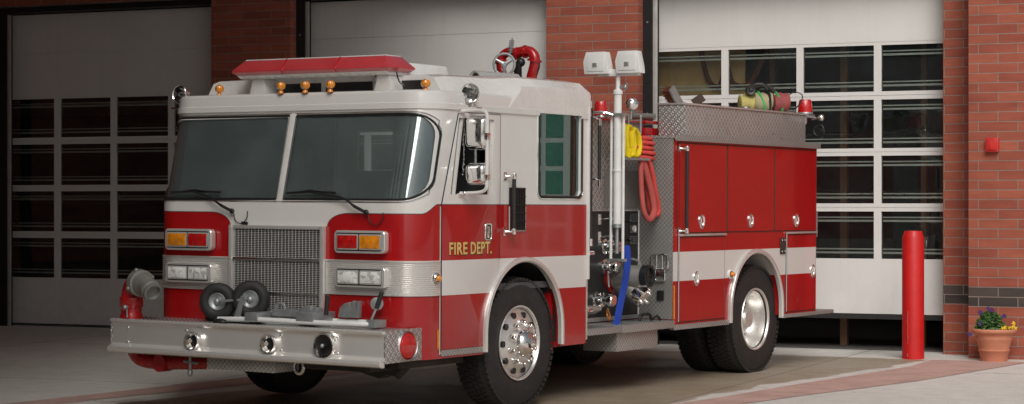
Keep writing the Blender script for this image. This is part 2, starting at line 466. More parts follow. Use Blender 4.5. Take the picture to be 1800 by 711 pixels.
def empty(name, loc=(0,0,0), rot=(0,0,0), parent=None):
    o = bpy.data.objects.new(name, None); o.empty_display_size = .2; C.objects.link(o)
    o.location = loc; o.rotation_euler = rot
    if parent: o.parent = parent
    return o

# ---------------- ground ----------------
bm = nb()
vs_ = [bm.verts.new(p) for p in ((-500,-500,0),(500,-500,0),(500,500,0),(-500,500,0))]; bm.faces.new(vs_)
tag(obj('concrete_apron', bm, 'concrete', smooth=False), kind='structure')
def strip(name, up, lo, z):
    bm = nb(); a = [bm.verts.new((x,y,z)) for x,y in up]; b = [bm.verts.new((x,y,z)) for x,y in lo]
    for i in range(len(a)-1): bm.faces.new((a[i], a[i+1], b[i+1], b[i]))
    return tag(obj(name, bm, 'salmon', smooth=False), kind='structure')
strip('painted_guide_line', [(2.02,8.1),(2.16,7.2),(2.13,5.92),(2.08,4.64),(2.08,3.19),(1.98,1.5),(1.8,-1),(1.5,-5)],
      [(2.98,8.4),(2.93,7.2),(2.86,5.6),(2.72,4.57),(2.58,3.67),(2.44,2.2),(2.24,-1),(1.94,-5)], .004)
strip('painted_guide_line', [(-2.60,8.0),(-2.57,2.62),(-2.53,.84),(-2.5,-5)], [(-1.98,8.0),(-2.016,1.964),(-2.16,.452),(-2.1,-5)], .004)

# ---------------- fire station ----------------
GA = .1539
st = tag(empty('fire_station', (-3.1987, 8.2140, 0), (0,0,GA)),
         'red brick fire station with three tall white panelled bay doors behind the engine', 'fire station')
H = 6.6
bm = nb()
def bb(s0, s1, n0, n1, z0, z1): box(bm, s0, s1, n0, n1, z0, z1)
bb(-24, -7.49, 0, .60, 0, 4.20)
bb(-4.121, -2.985, 0, .30, 0, 4.20); bb(-3.80, -2.985, .302, .60, 0, 4.20)
bb(.435, 1.577, 0, .30, 0, 4.20); bb(.76, 1.577, .302, .60, 0, 4.20)
bb(5.067, 5.430, 0, .30, 0, 4.20)
bb(-24, 5.430, 0, .60, 4.202, H)
bb(-18, -8.9, -16, -.002, 0, 8.2)  # unseen wing added to block light from the left
obj('brick_wall', bm, 'brick', st, smooth=False)
bm = nb(); box(bm, 5.432, 14, -.457, .6, 0, H); obj('brick_pier', bm, 'brick', st, smooth=False)
bm = nb(); box(bm, -24.1, 14.1, -.50, .7, H+.002, H+.16); obj('coping', bm, 'stone', st, bevel=.01)
bm = nb(); prism(bm, [(-8.88,-.52),(-.1,-.52),(2.7,-16),(-8.88,-16)], 2, 6.0, 6.35); obj('shade_canopy', bm, 'stone', st, bevel=.02)  # unseen canopy added to darken the left bays and engine front
# bays inside
bm = nb()
box(bm, -24, 14, 13, 13.2, 0, 5.4); box(bm, -24.2, -24, .6, 13.2, 0, 5.4); box(bm, 13.8, 14, .62, 13, 0, 5.4)
box(bm, -24, 14, .61, 13.2, 5.42, 5.6)
obj('bay_room', bm, 'dark', st, smooth=False)
bm = nb(); box(bm, -24, 13.8, .30, 13, .004, .016); obj('bay_floor', bm, 'floorin', st, smooth=False)
bm = nb()
for x in (-9, -4, -.5, 3.9, 6.5): box(bm, x, x+.35, 12.2, 12.9, 0, 5.3)
for z in (1.6, 3.4): box(bm, -23, 13, 12.6, 12.9, z, z+.25)
obj('bay_column', bm, 'track', st)
bm = nb(); box(bm, 8.55, 10.1, -.49, -.459, .9, 2.75)
obj('window_frame', bm, 'door', st, smooth=False)
bm = nb()
for i in range(4):
    for k in range(5): box(bm, 8.66+i*.35, 8.66+i*.35+.27, -.496, -.491, 1.0+k*.34, 1.0+k*.34+.28)
o_ = obj('glass_block', bm, simple('glass_block_green', (.08, .30, .22), .15, coat=1, var=.3, scale=20), st, smooth=False)
bm = nb(); box(bm, 1.55, 2.62, .72, .76, 2.78, 3.6); obj('tan_reflection_board', bm, simple('tan_reflection', (.78, .56, .27), .7), st, smooth=False)  # tan board stands in for a warm reflection in the top pane
bm = nb(); box(bm, 3.72, 3.80, .80, .88, 0, 5.2); box(bm, 4.62, 4.68, .9, 1.0, 0, 5.2); box(bm, 2.86, 2.92, .9, 1.0, 2.0, 5.2)
obj('reflection_post', bm, simple('brown_reflection', (.20, .11, .06), .7), st, smooth=False)  # brown uprights added to imitate warm reflections in the panes
bm = nb(); tube(bm, smooth_path([(2.1,.66,3.4),(2.2,.66,3.05),(2.33,.66,2.98),(2.42,.66,3.2),(2.5,.66,3.0),(2.7,.68,3.02),(2.9,.70,3.4)], 6), .028, 10); obj('hanging_hose', bm, 'brown', st)
# header and jamb steel
bm = nb()
for s0, s1 in ((-7.488, -3.80), (-2.983, .76), (1.579, 5.42)):
    box(bm, s0, s1, .146, .34, 4.131, 4.197)
    box(bm, s0, s1, .345, .60, 4.16, 4.199)
for s0, s1 in ((-7.488, -7.375), (-2.983, -2.868), (1.579, 1.692)):
    box(bm, s0, s1, .146, .168, .0, 4.13); box(bm, s1+.006, s1+.066, .190, .196, .0, 4.13)
for s in (-3.83, .73): box(bm, s-.06, s, .31, .6, 0, 4.13)
obj('jamb', bm, 'frameblack', st)
bm = nb()
for s in (-2.93, 1.635):
    for z in (.6, 1.6, 2.65, 3.7): cyl(bm, (s, .146, z), (s, .139, z), .012, n=8)
obj('bolt', bm, 'galv', st)
bm = nb()
for s0, s1 in ((-7.374, -7.322), (-2.867, -2.815), (1.693, 1.745)):
    box(bm, s0, s1, .170, .188, 0, 4.11)
obj('door_track', bm, 'track', st, bevel=.004)
# doors
ROWS = [(.638, 1.162), (1.251, 1.779), (1.862, 2.40), (2.49, 3.002)]
def bay_door(s0, s1, lift, cols, sec):
    y0, y1 = .37, .42
    top = 4.12
    d = None
    bm = nb(); zs = [lift+.02, ROWS[0][0]+lift]
    # solid bottom section
    box(bm, s0, s1, y0, y1, lift+.03, ROWS[0][0]+lift)
    # rails between the rows
    for a, b in ((ROWS[0][1], ROWS[1][0]), (ROWS[1][1], ROWS[2][0]), (ROWS[2][1], ROWS[3][0])):
        zc = (a+b)/2+lift
        box(bm, s0, s1, y0, y1, a+lift, zc-.0025); box(bm, s0, s1, y0, y1, zc+.0025, b+lift)
        box(bm, s0, s1, y0+.012, y1, zc-.0025, zc+.0025)
    # stiles
    edges = [s0]+[v for c in cols for v in c]+[s1]
    for r0, r1 in ROWS:
        for i in range(0, len(edges), 2):
            if edges[i+1]-edges[i] > .004: box(bm, edges[i], edges[i+1], y0, y1, r0+lift, r1+lift)
    # solid upper sections
    z = ROWS[3][1]+lift; cuts = [z, z+.035]
    q = z+.60
    while q < top: cuts.append(q); q += .61
    cuts.append(top)
    for a, b in zip(cuts, cuts[1:]):
        box(bm, s0, s1, y0, y1, a, b-.004); box(bm, s0, s1, y0+.01, y1, b-.004, b)
    d = obj('garage_door', bm, 'door', st, smooth=False)
    bm = nb(); box(bm, s0, s1, y0+.005, y1-.005, lift+(-.03 if lift > .2 else .0), lift+.028); obj('bottom_seal', bm, 'rubber', d)
    for c0, c1 in cols:
        for r0, r1 in ROWS:
            r0 += lift; r1 += lift
            t = random.uniform(-.004, .004)
            bm = nb(); box(bm, c0-.005, c1+.005, y0+.022, y0+.030, r0-.005, r1+.005)
            for v in bm.verts: v.co.y += (v.co.z-(r0+r1)/2)*t
            obj('window', bm, 'pane', d, smooth=False)
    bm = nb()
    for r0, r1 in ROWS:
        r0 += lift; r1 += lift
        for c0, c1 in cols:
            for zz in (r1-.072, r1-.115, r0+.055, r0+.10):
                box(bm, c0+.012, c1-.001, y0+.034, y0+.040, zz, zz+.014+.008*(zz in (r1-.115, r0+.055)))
    obj('reflection_bar', bm, 'reflection_bar', d, smooth=False)  # thin pale bars imitate light reflection lines across each pane
    return d
P_ = .884
bay_door(-7.60, -3.865, 0, [(-7.52, -6.774), (-6.683, -5.885), (-5.80, -5.0), (-4.915, -3.97)], 0)
bay_door(-2.96, .655, .06, [(-2.88, -2.15), (-2.07, -1.27), (-1.186, -.386), (-.30, .50)], 0)
bay_door(1.60, 5.60, .369, [(1.66, 2.449), (2.531, 3.333), (3.412, 4.217), (4.30, 5.26)], 0)
# pipe at the far left corner, alarm box
t = tag(empty('alarm_box', (-3.1987, 8.2140, 0), (0,0,GA)), 'small red fire alarm box fixed to the brick pier on the right', 'alarm box')
bm = nb(); box(bm, 5.617, 5.755, -.52, -.459, 2.155, 2.305); obj('housing', bm, 'alarm', t, bevel=.014)
bm = nb(); box(bm, 5.640, 5.735, -.535, -.522, 2.178, 2.285); obj('cover', bm, 'alarm', t, bevel=.006)
bm = nb(); box(bm, 5.664, 5.682, -.541, -.536, 2.19, 2.275); obj('ridge', bm, 'alarm', t, bevel=.002)

# ---------------- unseen hall added to keep sun and sky off the left side ----------------
shade_hall = tag(empty('unseen_shade_hall', (-5.5, -17.6, 0)), 'unseen tall pale plastered hall added to shade the left side', 'added shade building')
bm = nb(); box(bm, -28, 14.2, -9, 3.2, 0, 27.0); obj('wall', bm, 'plaster', shade_hall, smooth=False)
bm = nb(); box(bm, -28.2, 14.4, -9.2, 3.4, 27.002, 27.3); obj('coping', bm, 'stone', shade_hall, bevel=.02)
bm = nb()
for i in range(6):
    for z in (1.2, 5.0, 8.2, 11.4): box(bm, -10.6+i*3.6, -8.8+i*3.6, 3.202, 3.26, z, z+1.7)
obj('window', bm, 'black', shade_hall)

# ---------------- bollard ----------------
t = tag(empty('bollard', (1.783, 8.2, 0)), 'thick red painted steel bollard with scraped foot in front of the right door', 'bollard')
bm = nb(); lathe(bm, [(0,0),(0,.114),(1.265,.114),(1.30,.100),(1.332,.090),(1.338,0)], (0,0,0), (0,0,1), 48)
obj('post', bm, 'redmat', t, angle=25)
bm = nb()
for (a, z0, z1, w_) in ((-.9, .22, .50, .010), (-.87, .16, .24, .007), (-.93, .03, .06, .012)):
    pts = []
    ang = math.atan2(-12.4-8.2, 10.05-1.783)+a*.55
    for k in range(6):
        zz = z0+(z1-z0)*k/5; aa = ang+random.uniform(-.03,.03); pts.append((.1146*math.cos(aa), .1146*math.sin(aa), zz))
    tube(bm, pts, w_, 6, flat=.0012)
obj('scrape', bm, 'galv', t)

# ---------------- flower pot ----------------
PX, PY = 2.61, 8.33
t = tag(empty('flower_pot', (PX, PY, 0)), 'round terracotta pot with a thick rim at the foot of the brick pier', 'flower pot')
bm = nb(); lathe(bm, [(0,0),(0,.13),(.012,.135),(.10,.150),(.105,.158),(.12,.160),(.125,.153),(.22,.178),(.235,.188),(.25,.183),(.285,.196),(.295,.222),(.318,.232),(.335,.222),(.33,.20),(.30,.185),(.26,.18)], (0,0,0), (0,0,1), 56)
obj('pot', bm, 'terra', t, angle=60)
bm = nb(); lathe(bm, [(.285,0),(.29,.12),(.28,.182)], (0,0,0), (0,0,1), 30); obj('soil', bm, 'soil', t)
CR = Vector((.8415, .5402, 0)); CFW = Vector((-.5402, .8415, 0))
def leafy(name, cx, cy, rx, ry, h, z0, n, size, lmat, label, cat, flowers, fmat, fs):
    r_ = tag(empty(name, (PX, PY, .29)), label, cat)
    bm = nb(); rnd = random.Random(hash_(name)+n)
    for i in range(n):
        a = rnd.uniform(0, 2*PI); q = rnd.random()**.6; z = rnd.random()
        q *= math.sqrt(max(.05, 1-z*z*.85))
        c = CR*(cx+rx*q*math.cos(a)) + CFW*(cy+ry*q*math.sin(a)); c.z = z0+h*z
        d = Vector((rnd.uniform(-1,1), rnd.uniform(-1,1), rnd.uniform(-.4,.8))).normalized()
        d, u, v = frame_of(d); s_ = size*rnd.uniform(.6,1.3)
        p = [c-u*s_*.1, c+v*s_*.38+u*s_*.45, c+u*s_*1.1+d*s_*.2, c-v*s_*.38+u*s_*.45]
        k = [bm.verts.new(x) for x in p]; m_ = bm.verts.new(c+u*s_*.5-d*s_*.12)
        for j in range(4): bm.faces.new((k[j], k[(j+1)%4], m_))
    obj('foliage', bm, lmat, r_, smooth=False, recalc=False)
    for fx, fy, fz in flowers:
        bm = nb(); c = CR*fx + CFW*fy; c.z = fz
        nrm = (-CFW*.8+Vector((0,0,.5))+CR*rnd.uniform(-.5,.5)).normalized(); d, u, v = frame_of(nrm)
        ctr = bm.verts.new(c+d*.004)
        for k in range(5):
            a = 2*PI*k/5+rnd.uniform(-.2,.2); pts = []
            for da, rr in ((-.58,.55),(-.3,1.05),(.3,1.05),(.58,.55)):
                q = c+(u*math.cos(a+da)+v*math.sin(a+da))*fs*rr+d*rnd.uniform(-.006,.010); pts.append(bm.verts.new(q))
            bm.faces.new([ctr]+pts)
        f_ = obj('flower', bm, fmat, r_, smooth=False, recalc=False)
    bm = nb()
    for i in range(7):
        a = rnd.uniform(0, 2*PI); c = CR*(cx+rx*.4*math.cos(a))+CFW*(cy+ry*.4*math.sin(a))
        tube(bm, [(c.x*.9, c.y*.9, -.02), (c.x, c.y, z0+h*.5)], .003, 5)
    obj('stem', bm, 'leaf', r_)
def hash_(s): return sum(ord(c)*(i+1) for i, c in enumerate(s))
leafy('purple_pansy', -.04, 0, .14, .10, .20, 0.01, 1100, .034, 'leaf', 'bushy green pansy with purple flowers growing in the terracotta pot', 'plant',
      [(-.155,-.06,.215),(-.06,-.02,.245),(-.03,-.05,.235),(.095,-.02,.17),(-.145,-.05,.10),(-.26,-.06,-.01)], 'purple', .028)
leafy('yellow_pansy', .12, -.05, .07, .06, .045, 0.02, 120, .022, 'leaf', 'low yellow pansies at the right rim of the terracotta pot', 'plant',
      [(.19,-.05,.10),(.175,-.08,.065),(.14,-.10,.055),(.20,-.07,.05),(.06,-.12,.05),(.09,-.11,.06)], 'petaly', .022)
leafy('trailing_plant', -.02, -.11, .09, .03, .045, 0.01, 190, .018, 'leafpale', 'pale small-leaved trailing plant along the front rim of the pot', 'plant', [], 'petaly', .02)

# =====================================================================
#                             FIRE ENGINE
# =====================================================================
eng = tag(empty('fire_engine', (0,0,.0084), (-.0024, .0061, 0)),
          'red and white fire engine with light bar, steel bumper and mast lamps', 'fire engine')
XL, XR, CX = -1.35, 1.22, -.065
RC = .26
def rake(z): return max(0, z-1.62)*.17/.69
def sy(X, z, off=0):
    """front surface of the cab: y for a given x and height (off = outwards)"""
    rk = rake(z); r = RC+off
    if X > XR-RC: d = X-(XR-RC); return rk+RC-math.sqrt(max(0, r*r-d*d))
    if X < XL+RC: d = (XL+RC)-X; return rk+RC-math.sqrt(max(0, r*r-d*d))
    return rk-off
def ring(z, off=0, fo=0, n=12, yr=2.45):
    """plan outline: rear right, round the nose, rear left"""
    rk = rake(z) if z < 2.34 else rake(2.34)
    r = RC+off; out = []
    out.append((XR+off, yr))
    for y in (1.9, 1.3, .8): out.append((XR+off, y+rk*.5))
    for i in range(n+1):
        a = PI/2*i/n; out.append((XR-RC+r*math.cos(a), rk-fo*math.sin(a)+RC-r*math.sin(a)))
    for i in range(1, 8): out.append((XR-RC+(XL+RC-(XR-RC))*i/8, rk-fo-off))
    for i in range(n+1):
        a = PI/2*i/n; out.append((XL+RC-r*math.sin(a), rk-fo*math.cos(a)+RC-r*math.cos(a)))
    for y in (.8, 1.3, 1.9): out.append((XL-off, y+rk*.5))
    out.append((XL-off, yr)); return out
# cab shell, hollow
bm = nb(); rings = []
for z, off, fo in ((.47,0,0),(.70,0,0),(1.2,0,0),(1.62,0,0),(1.64,0,0),(2.0,0,0),(2.315,0,0),(2.325,.014,.004),(2.365,.016,.004),(2.372,.006,0),(2.40,.004,0),(2.445,-.004,0),(2.460,-.018,0),(2.466,-.04,0)):
    rings.append([bm.verts.new((x,y,z)) for x,y in ring(z, off, fo)])
for a, b in zip(rings, rings[1:]):
    n = len(a)
    for i in range(n): bm.faces.new((a[i], b[i], b[(i+1)%n], a[(i+1)%n]))
bm.faces.new(rings[-1])
inner = []
for z, off in ((.47,-.04),(1.62,-.04),(2.32,-.04),(2.42,-.05)):
    inner.append([bm.verts.new((x,min(y,2.41),z)) for x,y in ring(z, off, 0)])
for a, b in zip(inner, inner[1:]):
    n = len(a)
    for i in range(n): bm.faces.new((a[i], a[(i+1)%n], b[(i+1)%n], b[i]))
bm.faces.new(inner[-1])
a, b = rings[0], inner[0]; n = len(a)
for i in range(n): bm.faces.new((a[i], a[(i+1)%n], b[(i+1)%n], b[i]))
cab = obj('cab_body', bm, 'cab', eng)
AC, AR = (1.487, .62), .565       # front arch
def arch_poly(c, r, z0, n=18):
    return [(c[0]-r, z0)]+[(c[0]-r*math.cos(PI*i/n), c[1]+r*math.sin(PI*i/n)) for i in range(n+1)]+[(c[0]+r, z0)]
wsR = rpoly([(-.010,1.648),(1.213,1.648),(1.213,2.292),(-.010,2.292)], .001)
def ws_outline(s):
    if s > 0: pts = [(-.012,1.646,.02),(1.2135,1.646,.16),(1.2135,2.285,.17),(-.012,2.285,.02)]
    else: pts = [(-.070,2.285,.02),(-1.3435,2.285,.17),(-1.3435,1.646,.16),(-.070,1.646,.02)]
    out = []; m = 4
    for i in range(4):
        p = Vector(pts[i][:2]); r = pts[i][2]; a = (Vector(pts[i-1][:2])-p).normalized(); b = (Vector(pts[(i+1)%4][:2])-p).normalized()
        for j in range(9):
            t = j/8; q = (p+a*r)*(1-t)**2+p*2*t*(1-t)+(p+b*r)*t*t; out.append((q.x, q.y))
    return out
cutters = []
for s in (1, -1):
    cutters.append(prism(nb(), ws_outline(s), 1, -.3, .55))
dw = [(.455,1.69),(1.05,1.69),(1.05,2.265),(.565,2.265)]
cw = rrect(1.70, 2.36, 1.682, 2.43, .05)
for x0, x1 in ((XR-.2, XR+.2), (XL-.2, XL+.2)):
    cutters.append(prism(nb(), dw, 0, x0, x1)); cutters.append(prism(nb(), cw, 0, x0, x1))
    cutters.append(prism(nb(), arch_poly(AC, AR, .2), 0, x0-.15, x1+.15))
cutters.append(prism(nb(), rrect(-1.11, -.71, 1.91, 2.25, .03), 1, 2.30, 2.60))
cut(cab, *cutters)
# glass + gaskets
for s in (1, -1):
    bm = nb(); xs = []
    a0, a1 = (-.02, 1.2135) if s > 0 else (-1.3435, -.062)
    nx, nz = 26, 8; th = []
    front = [[None]*(nz+1) for _ in range(nx+1)]; back = [[None]*(nz+1) for _ in range(nx+1)]
    for i in range(nx+1):
        t = i/nx; t = math.sin(t*PI/2) if s > 0 else 1-math.cos(t*PI/2)
        X = a0+(a1-a0)*t
        for k in range(nz+1):
            z = 1.635+(2.30-1.635)*k/nz
            front[i][k] = bm.verts.new((X-.006*(X>1)+.006*(X<-1.1), sy(X, z)+.014, z))
            back[i][k] = bm.verts.new((X-.010*(X>1)+.010*(X<-1.1), sy(X, z)+.020, z))
    for i in range(nx):
        for k in range(nz):
            bm.faces.new((front[i][k], front[i+1][k], front[i+1][k+1], front[i][k+1]))
            bm.faces.new((back[i][k], back[i][k+1], back[i+1][k+1], back[i+1][k]))
    for i in range(nx):
        for k in (0, nz): bm.faces.new((front[i][k], front[i+1][k], back[i+1][k], back[i][k]))
    for k in range(nz):
        for i in (0, nx): bm.faces.new((front[i][k], front[i][k+1], back[i][k+1], back[i][k]))
    ws = obj('windshield', bm, 'glass', eng)
    ol = ws_outline(s); dense = []
    for i in range(len(ol)):
        p = Vector(ol[i]); q = Vector(ol[(i+1)%len(ol)]); m_ = max(1, int((q-p).length/.04))
        for k in range(m_): dense.append(p.lerp(q, k/m_))
    bm = nb(); tube(bm, [(p.x, sy(p.x, p.y)+.004, p.y) for p in dense], .010, 6, closed=True); obj('gasket', bm, 'black', ws)
    def grow(p, d):
        c = Vector(((ol[0][0]+ol[18][0])/2, 1.965)); cxm = .6 if s > 0 else -.71
        return Vector((p.x+(d if p.x > cxm else -d)*(1 if abs(p.x) < 1.2 else .2), p.y+(d if p.y > 1.965 else -d)))
    bm = nb(); tube(bm, [(q.x, sy(q.x, q.y)-.002, q.y) for q in (grow(p, .017) for p in dense)], .0055, 6, closed=True); obj('chrome_bead', bm, 'chrome', ws)
# side windows
for X, sgn in ((XR, 1), (XL, -1)):
    bm = nb(); box(bm, X-sgn*.022, X-sgn*.028, 1.69, 2.37, 1.67, 2.44); cwn = obj('crew_window', bm, 'tint', eng, smooth=False)
    bm = nb(); tube(bm, [(X+sgn*.002, p[0], p[1]) for p in rrect(1.695, 2.365, 1.677, 2.435, .055)], .011, 6, closed=True); obj('gasket', bm, 'black', cwn)
    bm = nb(); tube(bm, [(X+sgn*.003, p[0], p[1]) for p in rrect(1.680, 2.380, 1.662, 2.450, .066)], .006, 6, closed=True); obj('chrome_bead', bm, 'chrome', cwn)
# dividing strip between the windshields
bm = nb(); prism(bm, [(-.068,1.63),(-.014,1.63),(-.014,2.30),(-.068,2.30)], 1, -.004, .004)
for v in bm.verts: v.co.y += rake(v.co.z)-.004
obj('windshield_divider', bm, 'white', eng, bevel=.002)
# doors (both sides): skin with a seam, window frame, quarter bar
for X, sgn in ((XR, 1), (XL, -1)):
    out = [(.345,.50)]
    for i in range(11):
        zz = .50+(2.315-.50)*i/10
    out = [(.345,.535)]
    cx_, cz_ = AC; rr = AR+.012
    ys = [.905]
    pts = [(.345,.535),(cx_-rr,.535),(cx_-rr,cz_)]
    for i in range(1, 30):
        a = PI-i*PI/40; y = cx_+rr*math.cos(a); z = cz_+rr*math.sin(a)
        if y > 1.128: break
        pts.append((y, z))
    pts.append((1.128, cz_+math.sqrt(rr*rr-(1.128-cx_)**2)))
    pts += [(1.128,2.305),(.56,2.305),(.345,1.62)]
    bm = nb(); prism(bm, pts, 0, X+sgn*.001, X+sgn*.007)
    d = obj('cab_door', bm, 'cab', eng, bevel=.0015, smooth=False)
    cut(d, prism(nb(), dw, 0, X-.1, X+.1))
    bm = nb(); tube(bm, [(X+sgn*.003, p[0], p[1]) for p in [(1.131,.90+.29),(1.131,2.308),(.558,2.308),(.342,1.62),(.342,.53)]], .0045, 5); obj('seam', bm, 'black', d)
    bm = nb(); prism(bm, [(.505,1.688),(.535,1.688),(.640,2.267),(.610,2.267)], 0, X-sgn*.03, X-sgn*.006); obj('quarter_bar', bm, 'white', d, bevel=.003)
    bm = nb(); box(bm, X-sgn*.03, X-sgn*.01, 1.005, 1.048, 1.69, 2.265); obj('window_post', bm, 'white', d, bevel=.003)
    bm = nb(); box(bm, X-sgn*.022, X-sgn*.027, .46, .515, 1.69, 2.26)
    for v in bm.verts: v.co.y += (v.co.z-1.69)*.18
    obj('quarter_glass', bm, 'tint', d, smooth=False)
    bm = nb(); tube(bm, [(X+sgn*.008, p[0], p[1]) for p in rrect(.925,1.005,1.345,1.465,.015)], .006, 6, closed=True)
    obj('handle_frame', bm, 'chrome', d)
    bm = nb(); box(bm, X+sgn*.0072, X+sgn*.010, .928,1.002,1.348,1.462); obj('handle_recess', bm, 'black', d)
    bm = nb(); box(bm, X+sgn*.011, X+sgn*.024, .935,.965,1.358,1.452); obj('handle', bm, 'chrome', d, bevel=.005)
# sill trim under the cab door, side marker
bm = nb(); box(bm, XR-.03, XR+.012, .345, .905, .487, .532); obj('sill_plate', bm, 'plate', eng, bevel=.004)
bm = nb(); box(bm, XL-.012, XL+.03, .345, .905, .487, .532); obj('sill_plate', bm, 'plate', eng, bevel=.004)
bm = nb(); box(bm, XR+.001, XR+.010, .296, .312, .545, .69); obj('reflector', bm, 'alens', eng, bevel=.003)
bm = nb(); tube(bm, [(XR+.004, .325, .50), (XR+.004, .325, 1.60)], .005, 6); obj('corner_bead', bm, 'trim', eng)
# arch trims
def arch_trim(c, r, z0, X, sgn, wdt=.042, name='arch_trim'):
    bm = nb(); n = 32; prof = [(0,-.01),(0,.022),(.012,.034),(wdt-.006,.030),(wdt,.018),(wdt,-.01)]
    path = [(-1, z0, 0)]; rings = []
    def pt(k, dr, dx):
        rr = r+dr
        if k < 0: return (X+sgn*dx, c[0]-rr, z0+(c[1]-z0)*(k+4)/4)
        if k > n: return (X+sgn*dx, c[0]+rr, c[1]+(z0-c[1])*(k-n)/4)
        a = PI-PI*k/n; return (X+sgn*dx, c[0]+rr*math.cos(a), c[1]+rr*math.sin(a))
    for k in list(range(-4, n+5)): rings.append([bm.verts.new(pt(k, dr, dx)) for dr, dx in prof])
    for a, b in zip(rings, rings[1:]):
        for i in range(len(prof)): j = (i+1)%len(prof); bm.faces.new((a[i], a[j], b[j], b[i]))
    bm.faces.new(rings[0]); bm.faces.new(rings[-1][::-1])
    return obj(name, bm, 'steel', eng)
def arch_liner(c, r, z0, X, sgn, depth, mat='under'):
    bm = nb(); n = 24; a_ = []; b_ = []
    for k in range(-1, n+2):
        if k < 0: y, z = c[0]-r, z0
        elif k > n: y, z = c[0]+r, z0
        else: a = PI-PI*k/n; y, z = c[0]+r*math.cos(a), c[1]+r*math.sin(a)
        a_.append((y, z))
    for (y, z), (y2, z2) in zip(a_, a_[1:]):
        q = [(X-sgn*.042, y, z), (X-sgn*depth, y, z), (X-sgn*depth, y2, z2), (X-sgn*.042, y2, z2)]
        bm.faces.new([bm.verts.new(p) for p in q])
    bmesh.ops.remove_doubles(bm, verts=bm.verts, dist=1e-4)
    bm.faces.new([bm.verts.new((X-sgn*depth, y, z)) for y, z in a_])
    return obj('wheel_well', bm, mat, eng)
arch_trim(AC, AR-.022, .487, XR, 1); arch_trim(AC, AR-.022, .487, XL, -1)
bm = nb()
# red inner splash panels seen behind the front wheel
arch_liner(AC, AR+.02, .45, XR, 1, .62, 'under'); arch_liner(AC, AR+.02, .45, XL, -1, .62, 'under')
bm.free()
bm = nb(); box(bm, .80, XR-.05, 2.045, 2.40, .46, .50); box(bm, .62, XR-.06, 2.0, 2.03, .44, 1.05); obj('splash_panel', bm, 'red', eng, bevel=.004)
# lower white stripe etc is in the paint. raised crew roof
def roof_sec(y, w1, z1, w2, z2, w3, z3, w4, z4, zb=2.345, wb=None):
    wb = wb or 1.297
    L = [(wb, zb), (w1, z1), (w2, z2), (w3, z3), (w4, z4)]
    pts = [(CX+a, y, b) for a, b in L]+[(CX, y, z4+.012)]+[(CX-a, y, b) for a, b in L[::-1]]
    return pts
secs = [roof_sec(.52, 1.20,2.40, 1.13,2.50, 1.085,2.575, 1.02,2.592, 2.41, 1.215),
        roof_sec(.62, 1.262,2.38, 1.165,2.50, 1.10,2.585, 1.03,2.602, 2.37, 1.275),
        roof_sec(.80, 1.29,2.37, 1.18,2.50, 1.11,2.59, 1.03,2.607),
        roof_sec(1.24, 1.297,2.362, 1.19,2.50, 1.12,2.597, 1.04,2.617),
        roof_sec(1.42, 1.295,2.515, 1.285,2.545, 1.22,2.612, 1.10,2.634),
        roof_sec(1.9, 1.300,2.525, 1.295,2.552, 1.23,2.615, 1.10,2.640),
        roof_sec(2.40, 1.308,2.525, 1.303,2.556, 1.24,2.616, 1.10,2.640),
        roof_sec(2.47, 1.308,2.515, 1.300,2.540, 1.23,2.595, 1.09,2.617),
        roof_sec(2.50, 1.29,2.44, 1.28,2.48, 1.20,2.54, 1.05,2.56)]
bm = nb(); R_ = [[bm.verts.new(p) for p in s] for s in secs]
for a, b in zip(R_, R_[1:]):
    for i in range(len(a)-1): bm.faces.new((a[i], b[i], b[i+1], a[i+1]))
bm.faces.new(R_[0]); bm.faces.new(R_[-1][::-1])
bm.faces.new([r[0] for r in R_]+[r[-1] for r in R_[::-1]])
roof = obj('raised_roof', bm, 'white', eng, angle=28)
bm = nb()
for x0, x1 in ((-.62,-.05),(.0,.45),(.50,.95)): box(bm, x0, x1, .512, .524, 2.485, 2.555)
obj('vent_window', bm, 'black', roof, bevel=.002)
bm = nb(); box(bm, XR+.001, XR+.010, 1.40, 2.44, 2.500, 2.512); box(bm, XR-.04, XR+.020, 2.452, 2.478, 1.0, 2.52)
obj('roof_lip', bm, 'white', eng, bevel=.004)
bm = nb(); box(bm, XR-.03, XR+.004, 2.452, 2.474, .50, 1.20); obj('rear_bead', bm, 'trim', eng, bevel=.003)
bm = nb(); cyl(bm, (XR+.02,2.47,1.215), (XR+.02,2.53,1.215), .018, n=10); cyl(bm, (XR+.02,2.47,.74), (XR+.02,2.52,.74), .014, n=10); obj('hinge', bm, 'chrome', eng)
# roof vent box behind the light bar
t = eng
bm = nb(); prism(bm, [(.62,2.60),(1.20,2.60),(1.16,2.70),(.66,2.70)], 0, .24, .70); obj('roof_hatch', bm, 'whitemat', eng, bevel=.012)

